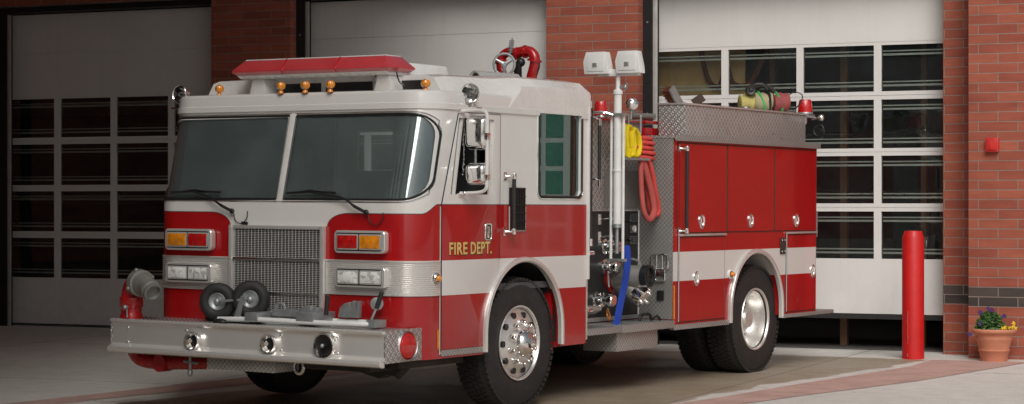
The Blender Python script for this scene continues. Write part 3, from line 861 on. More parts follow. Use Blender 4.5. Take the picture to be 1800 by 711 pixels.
# ---- cab interior ----
bm = nb(); box(bm, XL+.05, XR-.05, .32, 2.40, .95, 1.0); box(bm, XL+.05, -1.12, 2.37, 2.405, 1.0, 2.40); box(bm, -.70, XR-.05, 2.37, 2.405, 1.0, 2.40); box(bm, -1.12, -.70, 2.37, 2.405, 1.0, 1.90); box(bm, -1.12, -.70, 2.37, 2.405, 2.26, 2.40); obj('cab_floor', bm, 'interior', eng)
bm = nb()
prism(bm, [(.10,1.20),(.42,1.20),(.46,1.50),(.40,1.60),(.13,1.625)], 0, XL+.10, XR-.10); obj('dashboard', bm, 'interior', eng, bevel=.01)
bm = nb(); prism(bm, [(.55,1.0),(1.7,1.0),(1.7,1.52),(.60,1.46)], 0, -.42, .30); obj('engine_cover', bm, 'interior', eng, bevel=.03)
for xc in (.78, -.90):
    bm = nb(); box(bm, xc-.24, xc+.24, .85, 1.28, 1.26, 1.38); box(bm, xc-.24, xc+.24, 1.22, 1.36, 1.38, 1.88); box(bm, xc-.13, xc+.13, 1.24, 1.34, 1.90, 2.08)
    box(bm, xc-.18, xc+.18, .9, 1.25, 1.0, 1.26); obj('seat', bm, 'seat', eng, bevel=.03)
bm = nb(); a_ = []
for k in range(24):
    an = 2*PI*k/24; a_.append((.76+.22*math.cos(an), .55+.10*math.sin(an), 1.66+.19*math.sin(an)))
tube(bm, a_, .012, 8, closed=True); cyl(bm, (.76,.55,1.66), (.76,.38,1.50), .02); cyl(bm, (.56,.55,1.66), (.96,.55,1.66), .009); obj('steering_wheel', bm, 'black', eng)
bm = nb(); box(bm, XL+.06, -.25, 1.62, 1.66, 1.0, 1.70); box(bm, .18, .62, 1.62, 1.66, 1.0, 2.30); box(bm, -.25, .18, 1.62, 1.66, 1.0, 1.72); obj('bulkhead', bm, 'interior', eng)
bm = nb(); box(bm, -.20, .10, .48, .60, 1.63, 1.74); box(bm, .20, .36, .36, .44, 1.63, 1.80); obj('radio', bm, 'black', eng, bevel=.01)
bm = nb(); tube(bm, [(XR-.10, .78, 2.28)]+[(XR-.10+.004*math.sin(k), .78+.006*math.cos(k*2), 2.28-k*.035) for k in range(1, 13)], .004, 6); 
for k in range(12): ball(bm, (XR-.10+.004*math.sin(k), .78+.006*math.cos(k*2), 2.26-k*.038), .008, n=6)
obj('bead_chain', bm, 'galv', eng)

# ---- nose: grille, lamps, ribbed band ----
g = empty('grille', (0,0,0), parent=eng)
g0, g1 = -.478, .378
bm = nb(); box(bm, g0, g1, -.004, -.001, .60, 1.432); obj('backing', bm, 'black', g, smooth=False)
bm = nb()
z = .605
while z < 1.425: box(bm, g0, g1, -.016, -.006, z, z+.0042); z += .0135
obj('slat', bm, 'steel', g, smooth=False)
bm = nb()
for i in range(26): x = g0+.015+(g1-g0-.03)*i/25; box(bm, x, x+.0022, -.020, -.0165, .605, 1.425)
obj('upright', bm, 'steel', g, smooth=False)
bm = nb()
box(bm, g0-.030, g0, -.040, -.001, .60, 1.445); box(bm, g1, g1+.034, -.040, -.001, .60, 1.445); box(bm, g0, g1, -.034, -.001, 1.420, 1.445)
obj('surround', bm, 'steel', g, bevel=.004)
bm = nb(); box(bm, g0, g1, -.034, -.018, 1.180, 1.200); box(bm, g0, g1, -.030, -.018, .925, .938); obj('crossbar', bm, 'chrome', g, bevel=.003)
def nose_path(x0, side):
    """points along the nose from x0 to the door seam, outward offset given later"""
    pts = []
    if side > 0:
        for i in range(8): pts.append((x0+(XR-RC-x0)*i/8, 'f'))
    return pts
def nose_pt(u, side, off):
    """u = distance along the nose from the centre of the flat, clockwise"""
    flat = (XR-RC) if side > 0 else (XL+RC)
    c = abs(flat); r = RC+off
    if u < c: return (side*u, -off)
    a = (u-c)/RC
    if a < PI/2: return (flat+side*r*math.sin(a), RC-r*math.cos(a))
    return (flat+side*r, RC+(a-PI/2)*RC)
for side, u0 in ((1, .415), (-1, .510)):
    bm = nb(); prof = []
    z0, z1 = .940, 1.196; nr = 15
    prof.append((0, z0)); prof.append((.014, z0)); prof.append((.014, z0+.010))
    for i in range(nr):
        za = z0+.012+(z1-z0-.024)*i/nr; h = (z1-z0-.024)/nr
        prof += [(.006, za+h*.10), (.011, za+h*.35), (.011, za+h*.65), (.006, za+h*.90)]
    prof += [(.014, z1-.010), (.014, z1), (0, z1)]
    total = abs((XR-RC) if side > 0 else (XL+RC)) + RC*PI/2 + .06
    us = [u0+(total-u0)*i/40 for i in range(41)]; rings = []
    for u in us: rings.append([bm.verts.new((*nose_pt(u, side, o), z)) for o, z in prof])
    for a, b in zip(rings, rings[1:]):
        for i in range(len(prof)-1): bm.faces.new((a[i], a[i+1], b[i+1], b[i]))
    obj('ribbed_band', bm, 'steel', eng, angle=20)
def lamp(name, x0, x1, z0, z1, kinds, depth=.062):
    L = empty(name, (0,0,0), parent=eng)
    bm = nb(); prism(bm, rrect(x0, x1, z0, z1, .034), 1, -depth, -.004); obj('housing', bm, 'steel', L, bevel=.010, seg=3)
    bm = nb(); prism(bm, rrect(x0+.022, x1-.028, z0+.017, z1-.017, .014), 1, -depth-.003, -depth+.001); obj('bezel', bm, 'black', L, bevel=.002)
    w_ = (x1-x0-.068-.018)/2
    for k, kind in enumerate(kinds):
        a = x0+.034+k*(w_+.018)
        bm = nb(); prism(bm, rrect(a-.004, a+w_+.004, z0+.026, z1-.026, .010), 1, -depth-.0095, -depth-.0032); obj('lamp_rim', bm, 'steel', L, bevel=.0015)
        bm = nb()
        nx, nz = 10, 6; gr = []
        for i in range(nx+1):
            row = []
            for j in range(nz+1):
                u = i/nx*2-1; v = j/nz*2-1; bul = .010*(1-u*u*.8)*(1-v*v*.8)
                row.append(bm.verts.new((a+.004+(w_-.008)*i/nx, -depth-.010-bul, z0+.036+(z1-z0-.072)*j/nz)))
            gr.append(row)
        for i in range(nx):
            for j in range(nz): bm.faces.new((gr[i][j], gr[i+1][j], gr[i+1][j+1], gr[i][j+1]))
        obj('lens', bm, kind, L)
lamp('signal_lamp', -1.141, -.665, 1.243, 1.410, ('alens', 'rlens')); lamp('signal_lamp', .531, .995, 1.250, 1.418, ('rlens', 'alens'))
M['hl'] = None
s = N('headlamp_glass'); s.col(s.ramp(s.noise(14, 3, .5, dist=1.5), [(.38, (.50,.50,.48)), (.5, (.88,.88,.85))])); s.set(rough=.12, coat=1, coatr=.03)
s.bump(s.math('SINE', s.math('MULTIPLY', s.coord()[1], 200)), .001, .4); M['hl'] = s.m
lamp('headlight', -1.133, -.663, .990, 1.146, ('hl', 'hl')); lamp('headlight', .539, 1.000, .996, 1.152, ('hl', 'hl'))
# corner marker lamps
for sgn, X in ((1, XR), (-1, XL)):
    ml = empty('marker_lamp', parent=eng)
    bm = nb(); lathe(bm, [(0,0),(0,.040),(.012,.040),(.020,.034),(.026,.026)], (X+sgn*.010,.265,1.068), (sgn,-.4,0), 24); obj('bezel', bm, 'chrome', ml)
    bm = nb(); ball(bm, (X+sgn*.038,.256,1.068), .024, n=14); obj('lens', bm, 'alens', ml)
# wipers
for px, pz, tipl, tipr in ((-.484, 1.552, -1.14, -.62), (.804, 1.552, .03, .50)):
    wv = empty('wiper', parent=eng)
    yy = sy(px, pz)-.03
    mid = ((tipl+tipr)/2, rake(1.70)-.035, 1.702)
    bm = nb(); tube(bm, smooth_path([(px, yy, pz), (px-.10, -.045, pz+.045), (px-.22, -.035, pz+.105), mid], 4), [.012]*5+[.009]*8, 8)
    ball(bm, (px, yy, pz), .022, sy=.7); obj('wiper_arm', bm, 'black', wv)
    bm = nb(); tube(bm, [(tipl, rake(1.70)-.018, 1.692), (mid[0], rake(1.70)-.026, 1.704), (tipr, rake(1.70)-.018, 1.696)], .007, 6, flat=.010)
    tube(bm, [(tipl+.12, rake(1.70)-.022, 1.70), (mid[0], rake(1.70)-.040, 1.716), (tipr-.12, rake(1.70)-.022, 1.702)], .005, 6); obj('wiper_blade', bm, 'black', wv)
    bm = nb(); lx = px+.035; tube(bm, smooth_path([(px+.005, -.012, pz-.02), (lx-.01, -.015, pz-.075), (lx+.05, -.015, pz-.095), (lx+.10, -.015, pz-.055), (lx+.105, -.012, pz)], 5), .004, 6); obj('washer_hose', bm, 'black', wv)
bm = nb(); tube(bm, [(-.40,-.012,1.462),(-.34,-.016,1.458)], .008, 6, flat=.012); obj('washer_nozzle', bm, 'black', eng)

# ---- bumper ----
bp = empty('front_bumper', parent=eng)
bm = nb()
prof = [(-.405,.705),(-.428,.713),(-.440,.704),(-.436,.690),(-.418,.684),(-.412,.672),(-.409,.655),(-.409,.540),(-.412,.523),(-.432,.510),(-.462,.498),(-.470,.478),(-.462,.458),(-.440,.449),(-.405,.449)]
prism(bm, prof, 0, -1.365, 1.255); obj('bumper_face', bm, 'steel', bp, bevel=.003, angle=50)
bm = nb(); box(bm, -1.33, 1.24, -.40, -.005, .690, .708); obj('deck_plate', bm, 'plate', bp, bevel=.002)
for sgn in (1, -1):
    xa, xb = (1.256, 1.222) if sgn > 0 else (-1.366, -1.352)
    pl = [(xa, -.409), (xa+sgn*.006, -.409), (xb+sgn*.006, .075), (xb, .075), (xb-sgn*.03,.075), (xa-sgn*.03, -.40)]
    bm = nb(); prism(bm, [(xa+sgn*.010,-.415),(xb+sgn*.012,.082),(xb-sgn*.02,.082),(xa-sgn*.03,-.40)], 2, .478, .712); obj('end_plate', bm, 'bigplate', bp, bevel=.003)
    bm = nb(); lathe(bm, [(0,.112),(.016,.112),(.024,.104),(.018,.098),(.0,.096)], (xa*.5+xb*.5+sgn*.012, -.135, .594), (sgn, -.07, 0), 36); obj('lamp_ring', bm, 'chrome', bp)
    bm = nb(); lathe(bm, [(.006,.096),(.026,.088),(.040,.06),(.046,.03),(.047,0)], (xa*.5+xb*.5+sgn*.012, -.135, .594), (sgn, -.07, 0), 36); obj('side_lamp', bm, 'rlens', bp)
for X, r, z, kind in ((-.515, .070, .572, 'siren'), (.225, .070, .582, 'siren'), (.745, .094, .590, 'horn')):
    hn = empty('air_horn' if kind == 'horn' else 'siren_lamp', parent=eng)
    bm = nb(); lathe(bm, [(-.01,r*.98),(.030,r*1.0),(.046,r*1.0),(.052,r*.95),(.050,r*.86),(.042,r*.82),(.02,r*.70),(.004,r*.40)], (X,-.412,z), (0,-1,0), 40); obj('bell', bm, 'chrome', hn)
    bm = nb()
    if kind == 'horn':
        lathe(bm, [(.006,0),(.006,r*.5),(.020,r*.72),(.040,r*.80),(.043,r*.76),(.026,r*.5),(.024,r*.2),(.050,r*.14),(.054,0)], (X,-.412,z), (0,-1,0), 36); obj('throat', bm, 'black', hn)
        bm = nb(); ball(bm, (X,-.470,z), .016, n=12); obj('centre_cap', bm, 'galv', hn)
    else:
        lathe(bm, [(.010,0),(.010,r*.45),(.018,r*.62),(.022,r*.5),(.028,0)], (X+.012,-.412,z), (0,-1,0), 30); obj('throat', bm, 'black', hn)
        bm = nb(); cyl(bm, (X-.03,-.43,z+.005), (X-.012,-.455,z), .016, n=14); obj('centre_cap', bm, 'chrome', hn)
bm = nb()
for X in (-1.20,-.60,.32,.84):
    for z in (.645,.535): ball(bm, (X,-.412,z), .011, sy=.6, n=10)
obj('rivet', bm, 'chrome', bp)
bm = nb(); box(bm, -.41, .24, -.395, -.10, .362, .448); obj('under_plate', bm, 'plate', eng, bevel=.004)
bm = nb(); a_ = [(.40+.042*math.cos(k*2*PI/18), -.30, .41+.050*math.sin(k*2*PI/18)) for k in range(18)]; tube(bm, a_, .013, 8, closed=True); obj('tow_eye', bm, 'chrome', eng)
bm = nb(); box(bm, .46, 1.05, -.30, .9, .40, .46); box(bm, .95,1.16, -.1,.5,.42,.47); prism(bm, [(.55,.42),(1.12,.42),(1.05,.35),(.98,.36),(.90,.33),(.72,.37)], 1, .0, .12)
ball(bm, (.50,-.25,.41), .022); ball(bm, (1.05,.05,.36), .03); box(bm, -1.2,1.05,1.2,1.8,.42,.56); box(bm, -.60,-.45,-.2,7.0,.50,.75); box(bm, .32,.47,-.2,7.0,.50,.75); box(bm,-1.1,.95,.2,.9,.50,.62)
obj('chassis', bm, 'under', eng, bevel=.006)
# red intake pipe with grey nozzle at the right-hand end
fp = empty('front_intake', parent=eng)
bm = nb(); lathe(bm, [(0,.085),(.03,.090),(.045,.082),(.09,.082),(.10,.092),(.17,.092),(.18,.080),(.20,.078)], (-1.285,-.28,.70), (0,0,1), 32)
el = [(-1.285,-.28,.88)]
dx, dy = .94, -.34
for k in range(0, 11):
    a = PI/2*k/10; R2 = .125; el.append((-1.285+dx*R2*(1-math.cos(a)), -.28+dy*R2*(1-math.cos(a)), .885+R2*math.sin(a)*.85))
tube(bm, el, .076, 22); obj('elbow', bm, 'red', fp, angle=50)
e = Vector(el[-1]); dv = Vector((dx, dy, -.12)).normalized()
bm = nb(); lathe(bm, [(-.01,.07),(-.01,.105),(.05,.105),(.055,.088),(.09,.084),(.13,.072)], e, dv, 32)
e2 = e+dv*.125; dv2 = Vector((dx, dy, -.50)).normalized()
lathe(bm, [(-.02,.070),(.05,.070),(.055,.080),(.085,.080),(.09,.074),(.125,.074),(.128,.058),(.10,.050),(.10,0)], e2, dv2, 28)
for k in range(4):
    a = k*PI/2+.4; d, u, v = frame_of(dv); q = e+dv*.02+(u*math.cos(a)+v*math.sin(a))*.108; ball(bm, q, .018, n=8)
obj('coupling', bm, 'grey', fp, angle=45)
bm = nb(); cyl(bm, (-1.24,-.375,.80), (-1.24,-.395,.80), .014); ball(bm, (-1.24,-.40,.80), .019, n=10); cyl(bm, (-1.24,-.38,.79), (-1.24,-.375,.72), .007); obj('drain_knob', bm, 'galv', fp)
bm = nb(); tube(bm, smooth_path([(-1.24,-.30,.46),(-1.20,-.28,.40),(-1.08,-.25,.375),(-.80,-.20,.38),(-.40,-.1,.40)], 5), .055, 16); cyl(bm, (-.98,-.30,.37), (-.98,-.18,.37), .066, n=20); cyl(bm, (-1.0,-.27,.33), (-1.0,-.27,.305), .016, n=10)
obj('under_pipe', bm, 'red', fp)
bm = nb(); cyl(bm, (-.66,-.30,.44), (-.66,-.30,.33), .012); ball(bm, (-.66,-.30,.315), .022, sz=1.5, n=10); cyl(bm,(-.72,-.30,.40),(-.58,-.30,.39),.012); obj('drain_cock', bm, 'galv', fp)

# ---- light bar ----
lb = empty('light_bar', parent=eng)
def lbsec(y0, y1, z):
    return [(-.80, y0), (.785, y0), (.785, y1), (-.80, y1)]
bm = nb()
pr_ = [(.34,2.592),(.56,2.592),(.60,2.612),(.60,2.618),(.30,2.618),(.30,2.612)]
prism(bm, pr_, 0, -.715, .735); obj('base_tray', bm, 'white', lb, bevel=.004)
bm = nb()
secs_ = [(2.6185,.000,.300,.600), (2.642,.030,.272,.628), (2.655,.028,.276,.624), (2.736,-.045,.350,.550)]
R_ = []
for z, ex, a, b in secs_: R_.append([bm.verts.new(p) for p in ((-.725-ex,a,z),(.745+ex,a,z),(.745+ex,b,z),(-.725-ex,b,z))])
for a, b in zip(R_, R_[1:]):
    for i in range(4): bm.faces.new((a[i], a[(i+1)%4], b[(i+1)%4], b[i]))
bm.faces.new(R_[0][::-1]); bm.faces.new(R_[-1]); 
s = N('lightbar_dome'); s.col(s.ramp(s.noise(8,4,.6), [(.3,(.50,.025,.035)),(.7,(.58,.045,.055))])); s.set(rough=.30, coat=1, coatr=.2, spec=1); M['dome'] = s.m
obj('dome', bm, 'dome', lb, bevel=.004)
bm = nb()
for x in (-.25, .27):
    prism(bm, [(.268,2.642),(.272,2.655),(.346,2.738),(.350,2.742),(.340,2.742),(.262,2.655),(.262,2.640),(.290,2.617),(.296,2.617)], 0, x-.003, x+.003)
obj('dome_joint', bm, 'rlens', lb)
bm = nb(); box(bm, -.675,.695,.352,.548,2.7365,2.744); obj('top_strip', bm, 'whitemat', lb, bevel=.003)
bm = nb()
for x in (-.56, .66):
    prism(bm, [(x-.085,2.462),(x+.085,2.462),(x+.060,2.592),(x-.050,2.592)], 1, .36, .54)
obj('foot', bm, 'white', lb, bevel=.006)
bm = nb(); tube(bm, smooth_path([(.80,.42,2.47),(.84,.40,2.50),(.80,.38,2.54),(.79,.36,2.61)], 5), .006, 6); tube(bm, smooth_path([(.60,.36,2.59),(.59,.34,2.56),(.61,.34,2.53)], 5), .005, 6); obj('cable', bm, 'black', lb)
# amber clearance lamps on the roof edge
for X, Y, Z in ((-.175,.175,2.472),(.064,.175,2.472),(.305,.175,2.472),(1.10,.30,2.466),(-.90,.30,2.472)):
    am = empty('clearance_lamp', parent=eng)
    bm = nb(); lathe(bm, [(-.012,.024),(.0,.022),(.014,.013),(.03,.012)], (X,Y,Z), (0,0,1), 16); obj('base', bm, 'alens', am)
    bm = nb(); lathe(bm, [(-.038,0),(-.036,.015),(-.024,.030),(.0,.034),(.024,.030),(.036,.015),(.038,0)], (X,Y,Z+.046), (.85,-.5,0), 18); obj('lens', bm, 'alens', am)
# spot lights
for X, Y, Z in ((1.26,.66,2.452),(-1.40,.40,2.49)):
    sp = empty('spot_light', parent=eng)
    d = Vector((.15 if X > 0 else -.05, -.98, .02)).normalized(); c = Vector((X,Y,Z))
    bm = nb(); lathe(bm, [(-.085,0),(-.080,.025),(-.050,.055),(-.010,.074),(.012,.077),(.016,.074),(.010,.068)], c, d, 32); obj('shell', bm, 'chrome', sp)
    bm = nb(); lathe(bm, [(-.050,0),(-.045,.02),(-.020,.05),(.008,.069)], c, d, 32); obj('reflector', bm, 'chrome', sp)
    bm = nb(); lathe(bm, [(.010,.068),(.015,.05),(.017,0)], c, d, 32); obj('lens', bm, 'lens', sp)
    bm = nb(); cyl(bm, c-d*.02, c+d*.0, .014, n=10); obj('bulb', bm, 'galv', sp)
    bm = nb(); cyl(bm, (X,Y+.03,Z-.07), (X,Y+.03,Z-.105), .012); box(bm, X-.10, X+.07, Y-.0, Y+.05, Z-.118, Z-.104); obj('bracket', bm, 'chrome', sp, bevel=.003)
# ---- mirrors ----
mr = empty('mirror', parent=eng)
bm = nb(); tube(bm, smooth_path([(1.225,.58,2.315),(1.30,.60,2.320),(1.40,.60,2.318),(1.445,.60,2.295),(1.452,.60,2.20),(1.452,.60,1.80),(1.445,.60,1.735),(1.40,.60,1.708),(1.30,.60,1.70),(1.225,.58,1.698)], 5), .014, 10); obj('arm', bm, 'white', mr)
bm = nb(); box(bm, 1.215,1.24,.55,.62,2.30,2.33); box(bm, 1.215,1.24,.55,.62,1.675,1.70); ball(bm, (1.26,.59,1.70), .018, n=10); box(bm,1.437,1.467,.58,.625,2.10,2.15); box(bm,1.437,1.467,.58,.625,1.80,1.84); obj('clamp', bm, 'chrome', mr, bevel=.003)
for (x0,x1,z0,z1) in ((1.262,1.450,2.030,2.275),(1.262,1.450,1.768,1.920)):
    bm = nb(); o_ = rrect(x0,x1,z0,z1,.035); cxx=(x0+x1)/2; czz=(z0+z1)/2
    lay = []
    for k,(y,sc) in enumerate(((.635,1.0),(.610,1.0),(.585,.93),(.565,.80),(.557,.55))):
        lay.append([bm.verts.new((cxx+(p[0]-cxx)*sc, y, czz+(p[1]-czz)*sc)) for p in o_])
    for a, b in zip(lay, lay[1:]):
        n = len(a)
        for i in range(n): bm.faces.new((a[i], a[(i+1)%n], b[(i+1)%n], b[i]))
    bm.faces.new(lay[0]); bm.faces.new(lay[-1][::-1]); obj('mirror_head', bm, 'chrome', mr, angle=60)
    bm = nb(); tube(bm, [(cxx+(p[0]-cxx)*1.0, .625, czz+(p[1]-czz)*1.0) for p in o_], .007, 6, closed=True); obj('mirror_rim', bm, 'galv', mr)
bm = nb(); tube(bm, [(1.35,.60,2.03),(1.35,.60,1.92)], .008, 8); obj('link', bm, 'galv', mr)
ml = empty('mirror', parent=eng)
bm = nb(); tube(bm, smooth_path([(-1.355,.58,2.315),(-1.50,.60,2.31),(-1.58,.60,2.25),(-1.58,.60,1.78),(-1.50,.60,1.71),(-1.355,.58,1.70)], 5), .014, 10); obj('arm', bm, 'white', ml)
bm = nb(); prism(bm, rrect(-1.57,-1.39,1.80,2.20,.035), 1, .575, .63); obj('mirror_head', bm, 'chrome', ml, bevel=.01)

# ---- lettering ----
def text_mesh(s_, mat, parent, x, y, z, size, sx, off, ext, name):
    cu = bpy.data.curves.new(name, 'FONT'); cu.body = s_; cu.size = size; cu.extrude = ext; cu.offset = off; cu.space_character = 1.08; cu.resolution_u = 3
    o = bpy.data.objects.new('t', cu); C.objects.link(o); bpy.context.view_layer.update()
    dg = bpy.context.evaluated_depsgraph_get(); me = bpy.data.meshes.new_from_object(o.evaluated_get(dg)); bpy.data.objects.remove(o)
    me.materials.clear(); me.materials.append(M[mat])
    wdt = max(v.co.x for v in me.vertices)
    me.transform(Matrix(((0,0,1,x),(sx/wdt,0,0,y),(0,1,0,z),(0,0,0,1))))
    ob = bpy.data.objects.new(name, me); C.objects.link(ob); ob.parent = parent; return ob
for word, y_, w_ in (('FIRE', .430, .248), ('DEPT.', .716, .296)):
    text_mesh(word, 'black', eng, XR+.0085, y_+.007, 1.236, .128, w_, .0042, .0006, 'lettering_shadow')
    text_mesh(word, 'gold', eng, XR+.0100, y_, 1.241, .128, w_, .0026, .0006, 'lettering')

# ---- grab rails, louvre on the crew door ----
def rail(y, z0, z1, x=XR, out=.055, r=.016, name='grab_rail'):
    rr = empty(name, parent=eng)
    bm = nb(); cyl(bm, (x+out, y, z0+.02), (x+out, y, z1-.02), r, n=14); obj('rail', bm, 'rubber', rr)
    bm = nb()
    for z in (z0, z1):
        cyl(bm, (x+out, y, z-.022), (x+out, y, z+.022), r*1.2, n=14); cyl(bm, (x, y-.05, z), (x+out, y, z), .010, n=10); box(bm, x+.001, x+.010, y-.075, y-.035, z-.032, z+.032)
    obj('stanchion', bm, 'chrome', rr, bevel=.002)
rail(1.255, 1.405, 1.835, x=XR)
lv = empty('louvre', parent=eng)
bm = nb(); box(bm, XR+.001, XR+.012, 1.265, 1.49, 1.414, 1.748); obj('backing', bm, 'black', lv, bevel=.002)
bm = nb()
for i in range(9): y = 1.275+i*.0245; box(bm, XR+.012, XR+.020, y, y+.007, 1.42, 1.742)
for i in range(6): z = 1.42+i*.063; box(bm, XR+.012, XR+.022, 1.27, 1.486, z, z+.007)
obj('bar', bm, 'frameblack', lv)
bm = nb(); tube(bm, [(XR+.008,1.262,1.60),(XR+.008,1.262,1.41),(XR+.008,1.493,1.41),(XR+.008,1.493,1.60)], .006, 6); obj('rim', bm, 'trim', lv)

# ---- wheels ----
def tyre(bm_, c, sgn, wdt=.28, R=.522, r=.292):
    h = wdt/2
    prof = [(-h+.02,r),(-h+.004,r+.03),(-h,R-.13),(-h+.006,R-.05),(-h+.022,R-.018),(-h+.04,R-.006)]
    full = prof+[(a*-1, b) for a, b in prof[::-1]]
    lathe(bm_, full+[(h-.02, r-.02), (-h+.02, r-.02)], c, (1,0,0), 72, closed=True)
    # tread blocks and shoulder lugs
    for k in range(64):
        a = 2*PI*k/64
        for i, (x0, x1, ph) in enumerate(((-h+.004,-h+.05,0),(-.075,-.03,.5),(-.022,.022,0),(.03,.075,.5),(h-.05,h-.004,0))):
            aa = a+ph*2*PI/64; w_ = 2*PI/64*.36
            zz0, zz1 = R-.03, R+.002-(.008 if i in (0,4) else 0)
            P = []
            for rr in (zz0, zz1):
                for x in (x0, x1):
                    for da in (-w_, w_): P.append(bm_.verts.new((c[0]+x, c[1]+rr*math.sin(aa+da), c[2]+rr*math.cos(aa+da))))
            for f in ((0,1,3,2),(4,6,7,5),(0,4,5,1),(2,3,7,6),(0,2,6,4),(1,5,7,3)): bm_.faces.new([P[j] for j in f])
def front_wheel(c, sgn):
    W_ = empty('wheel', parent=eng)
    bm = nb(); tyre(bm, c, sgn); obj('tyre', bm, 'rubber', W_, angle=40)
    o = Vector((c[0]+sgn*.125, c[1], c[2]))
    bm = nb(); lathe(bm, [(-.20,.26),(-.03,.272),(-.005,.286),(.008,.298),(.014,.296),(.012,.286),(-.004,.276),(-.020,.266),(-.016,.24),(.016,.19),(.020,.145),(.020,.12),(.05,.115),(.055,.0)], o, (sgn,0,0), 64); rim = obj('rim', bm, 'alu_p', W_, angle=40)
    bm = nb()
    for k in range(10):
        a = 2*PI*(k+.5)/10; q = o+Vector((sgn*.0, .226*math.sin(a), .226*math.cos(a))); cyl(bm, q-Vector((sgn*.03,0,0)), q+Vector((sgn*.0075,0,0)), .0255, n=18)
    obj('hand_hole', bm, 'black', W_)
    bm = nb()
    for k in range(10):
        a = 2*PI*k/10; q = o+Vector((0, .165*math.sin(a), .165*math.cos(a)))
        lathe(bm, [(.015,.026),(.030,.026),(.034,.018),(.062,.016),(.068,.012),(.070,0)], q, (sgn,0,0), 12)
    obj('lug_nut', bm, 'chrome', W_)
    bm = nb(); lathe(bm, [(.02,.112),(.06,.108),(.10,.085),(.115,.06),(.12,.03),(.125,0)], o, (sgn,0,0), 36); obj('hub', bm, 'chrome', W_)
    bm = nb(); lathe(bm, [(.112,.048),(.140,.044),(.150,.030),(.152,0)], o, (sgn,0,0), 8); obj('hub_cap', bm, 'chrome', W_)
s = N('polished_rim'); s.col((.80,.78,.75)); s.set(metal=.7, rough=s.ramp(s.noise(12,4,.7), [(.3,.26),(.75,.34)])); M['alu_p'] = s.m
front_wheel((1.035, 1.515, .522), 1); front_wheel((-1.165, 1.515, .522), -1)
def rear_wheel(c, sgn):
    W_ = empty('wheel', parent=eng)
    bm = nb(); tyre(bm, c, sgn); obj('tyre', bm, 'rubber', W_, angle=40)
    o = Vector((c[0]+sgn*.125, c[1], c[2]))
    bm = nb(); lathe(bm, [(-.02,.29),(.006,.300),(.012,.296),(.008,.284),(-.01,.274),(-.09,.262),(-.165,.245),(-.19,.225),(-.185,.17),(-.165,.14),(-.160,.11),(-.08,.10),(-.06,.08),(-.055,0)], o, (sgn,0,0), 64); rim = obj('rim', bm, 'alu_p', W_, angle=40)
    bm = nb()
    for k in range(10):
        a = 2*PI*(k+.5)/10; q = o+Vector((0, .203*math.sin(a), .203*math.cos(a))); cyl(bm, q-Vector((sgn*.20,0,0)), q-Vector((sgn*.178,0,0)), .022, n=14)
    obj('hand_hole', bm, 'black', W_)
    bm = nb()
    for k in range(10):
        a = 2*PI*k/10; q = o+Vector((0, .150*math.sin(a), .150*math.cos(a))); cyl(bm, q-Vector((sgn*.175,0,0)), q-Vector((sgn*.135,0,0)), .017, n=10)
    obj('lug_nut', bm, 'chrome', W_)
    bm = nb(); tyre(bm, (c[0]-sgn*.33, c[1], c[2]), sgn); obj('inner_tyre', bm, 'rubber', W_, angle=40)
rear_wheel((1.025, 5.755, .522), 1); rear_wheel((-1.155, 5.755, .522), -1)
bm = nb(); cyl(bm, (-.9,1.515,.50), (.85,1.515,.50), .06); cyl(bm, (-.9,5.755,.50), (.75,5.755,.50), .09); ball(bm, (-.06,5.755,.50), .22)
tube(bm, [(-.06,2.2,.62),(-.06,5.6,.52)], .05, 12); box(bm, -1.0,-.6,2.7,3.9,.40,.85); obj('axle', bm, 'under', eng)

# ---- pump module ----
PM = .86
bm = nb(); box(bm, -.45, PM-.004, 2.52, 3.965, .60, 2.33); box(bm, XL+.06, -.452, 2.52, 3.965, .60, 1.78); obj('pump_house', bm, 'under', eng)
bm = nb(); box(bm, PM-.002, PM+.008, 2.56, 3.962, .640, 1.560); pp = obj('pump_panel', bm, 'blackmat', eng, bevel=.003)
bm = nb(); box(bm, PM-.002, PM+.010, 2.56, 3.962, 1.568, 2.372); obj('upper_panel', bm, 'bigplate', eng, bevel=.003)
bm = nb(); box(bm, PM+.009, PM+.020, 3.34, 3.955, 1.59, 1.92); obj('mesh_cover', bm, 'grey', eng, bevel=.003)
bm = nb(); tube(bm, [(PM+.012,2.56,1.564),(PM+.012,3.96,1.564)], .006, 6); tube(bm, [(PM+.014,3.955,.64),(PM+.014,3.955,1.56)], .008, 6); tube(bm, [(PM+.014,2.58,2.376),(PM+.014,3.4,2.376)], .009, 6); obj('panel_bead', bm, 'trim', eng)
bm = nb(); box(bm, PM-.002, PM+.010, 2.56, 3.962, .600, .636); obj('kick_plate', bm, 'plate', eng, bevel=.002)
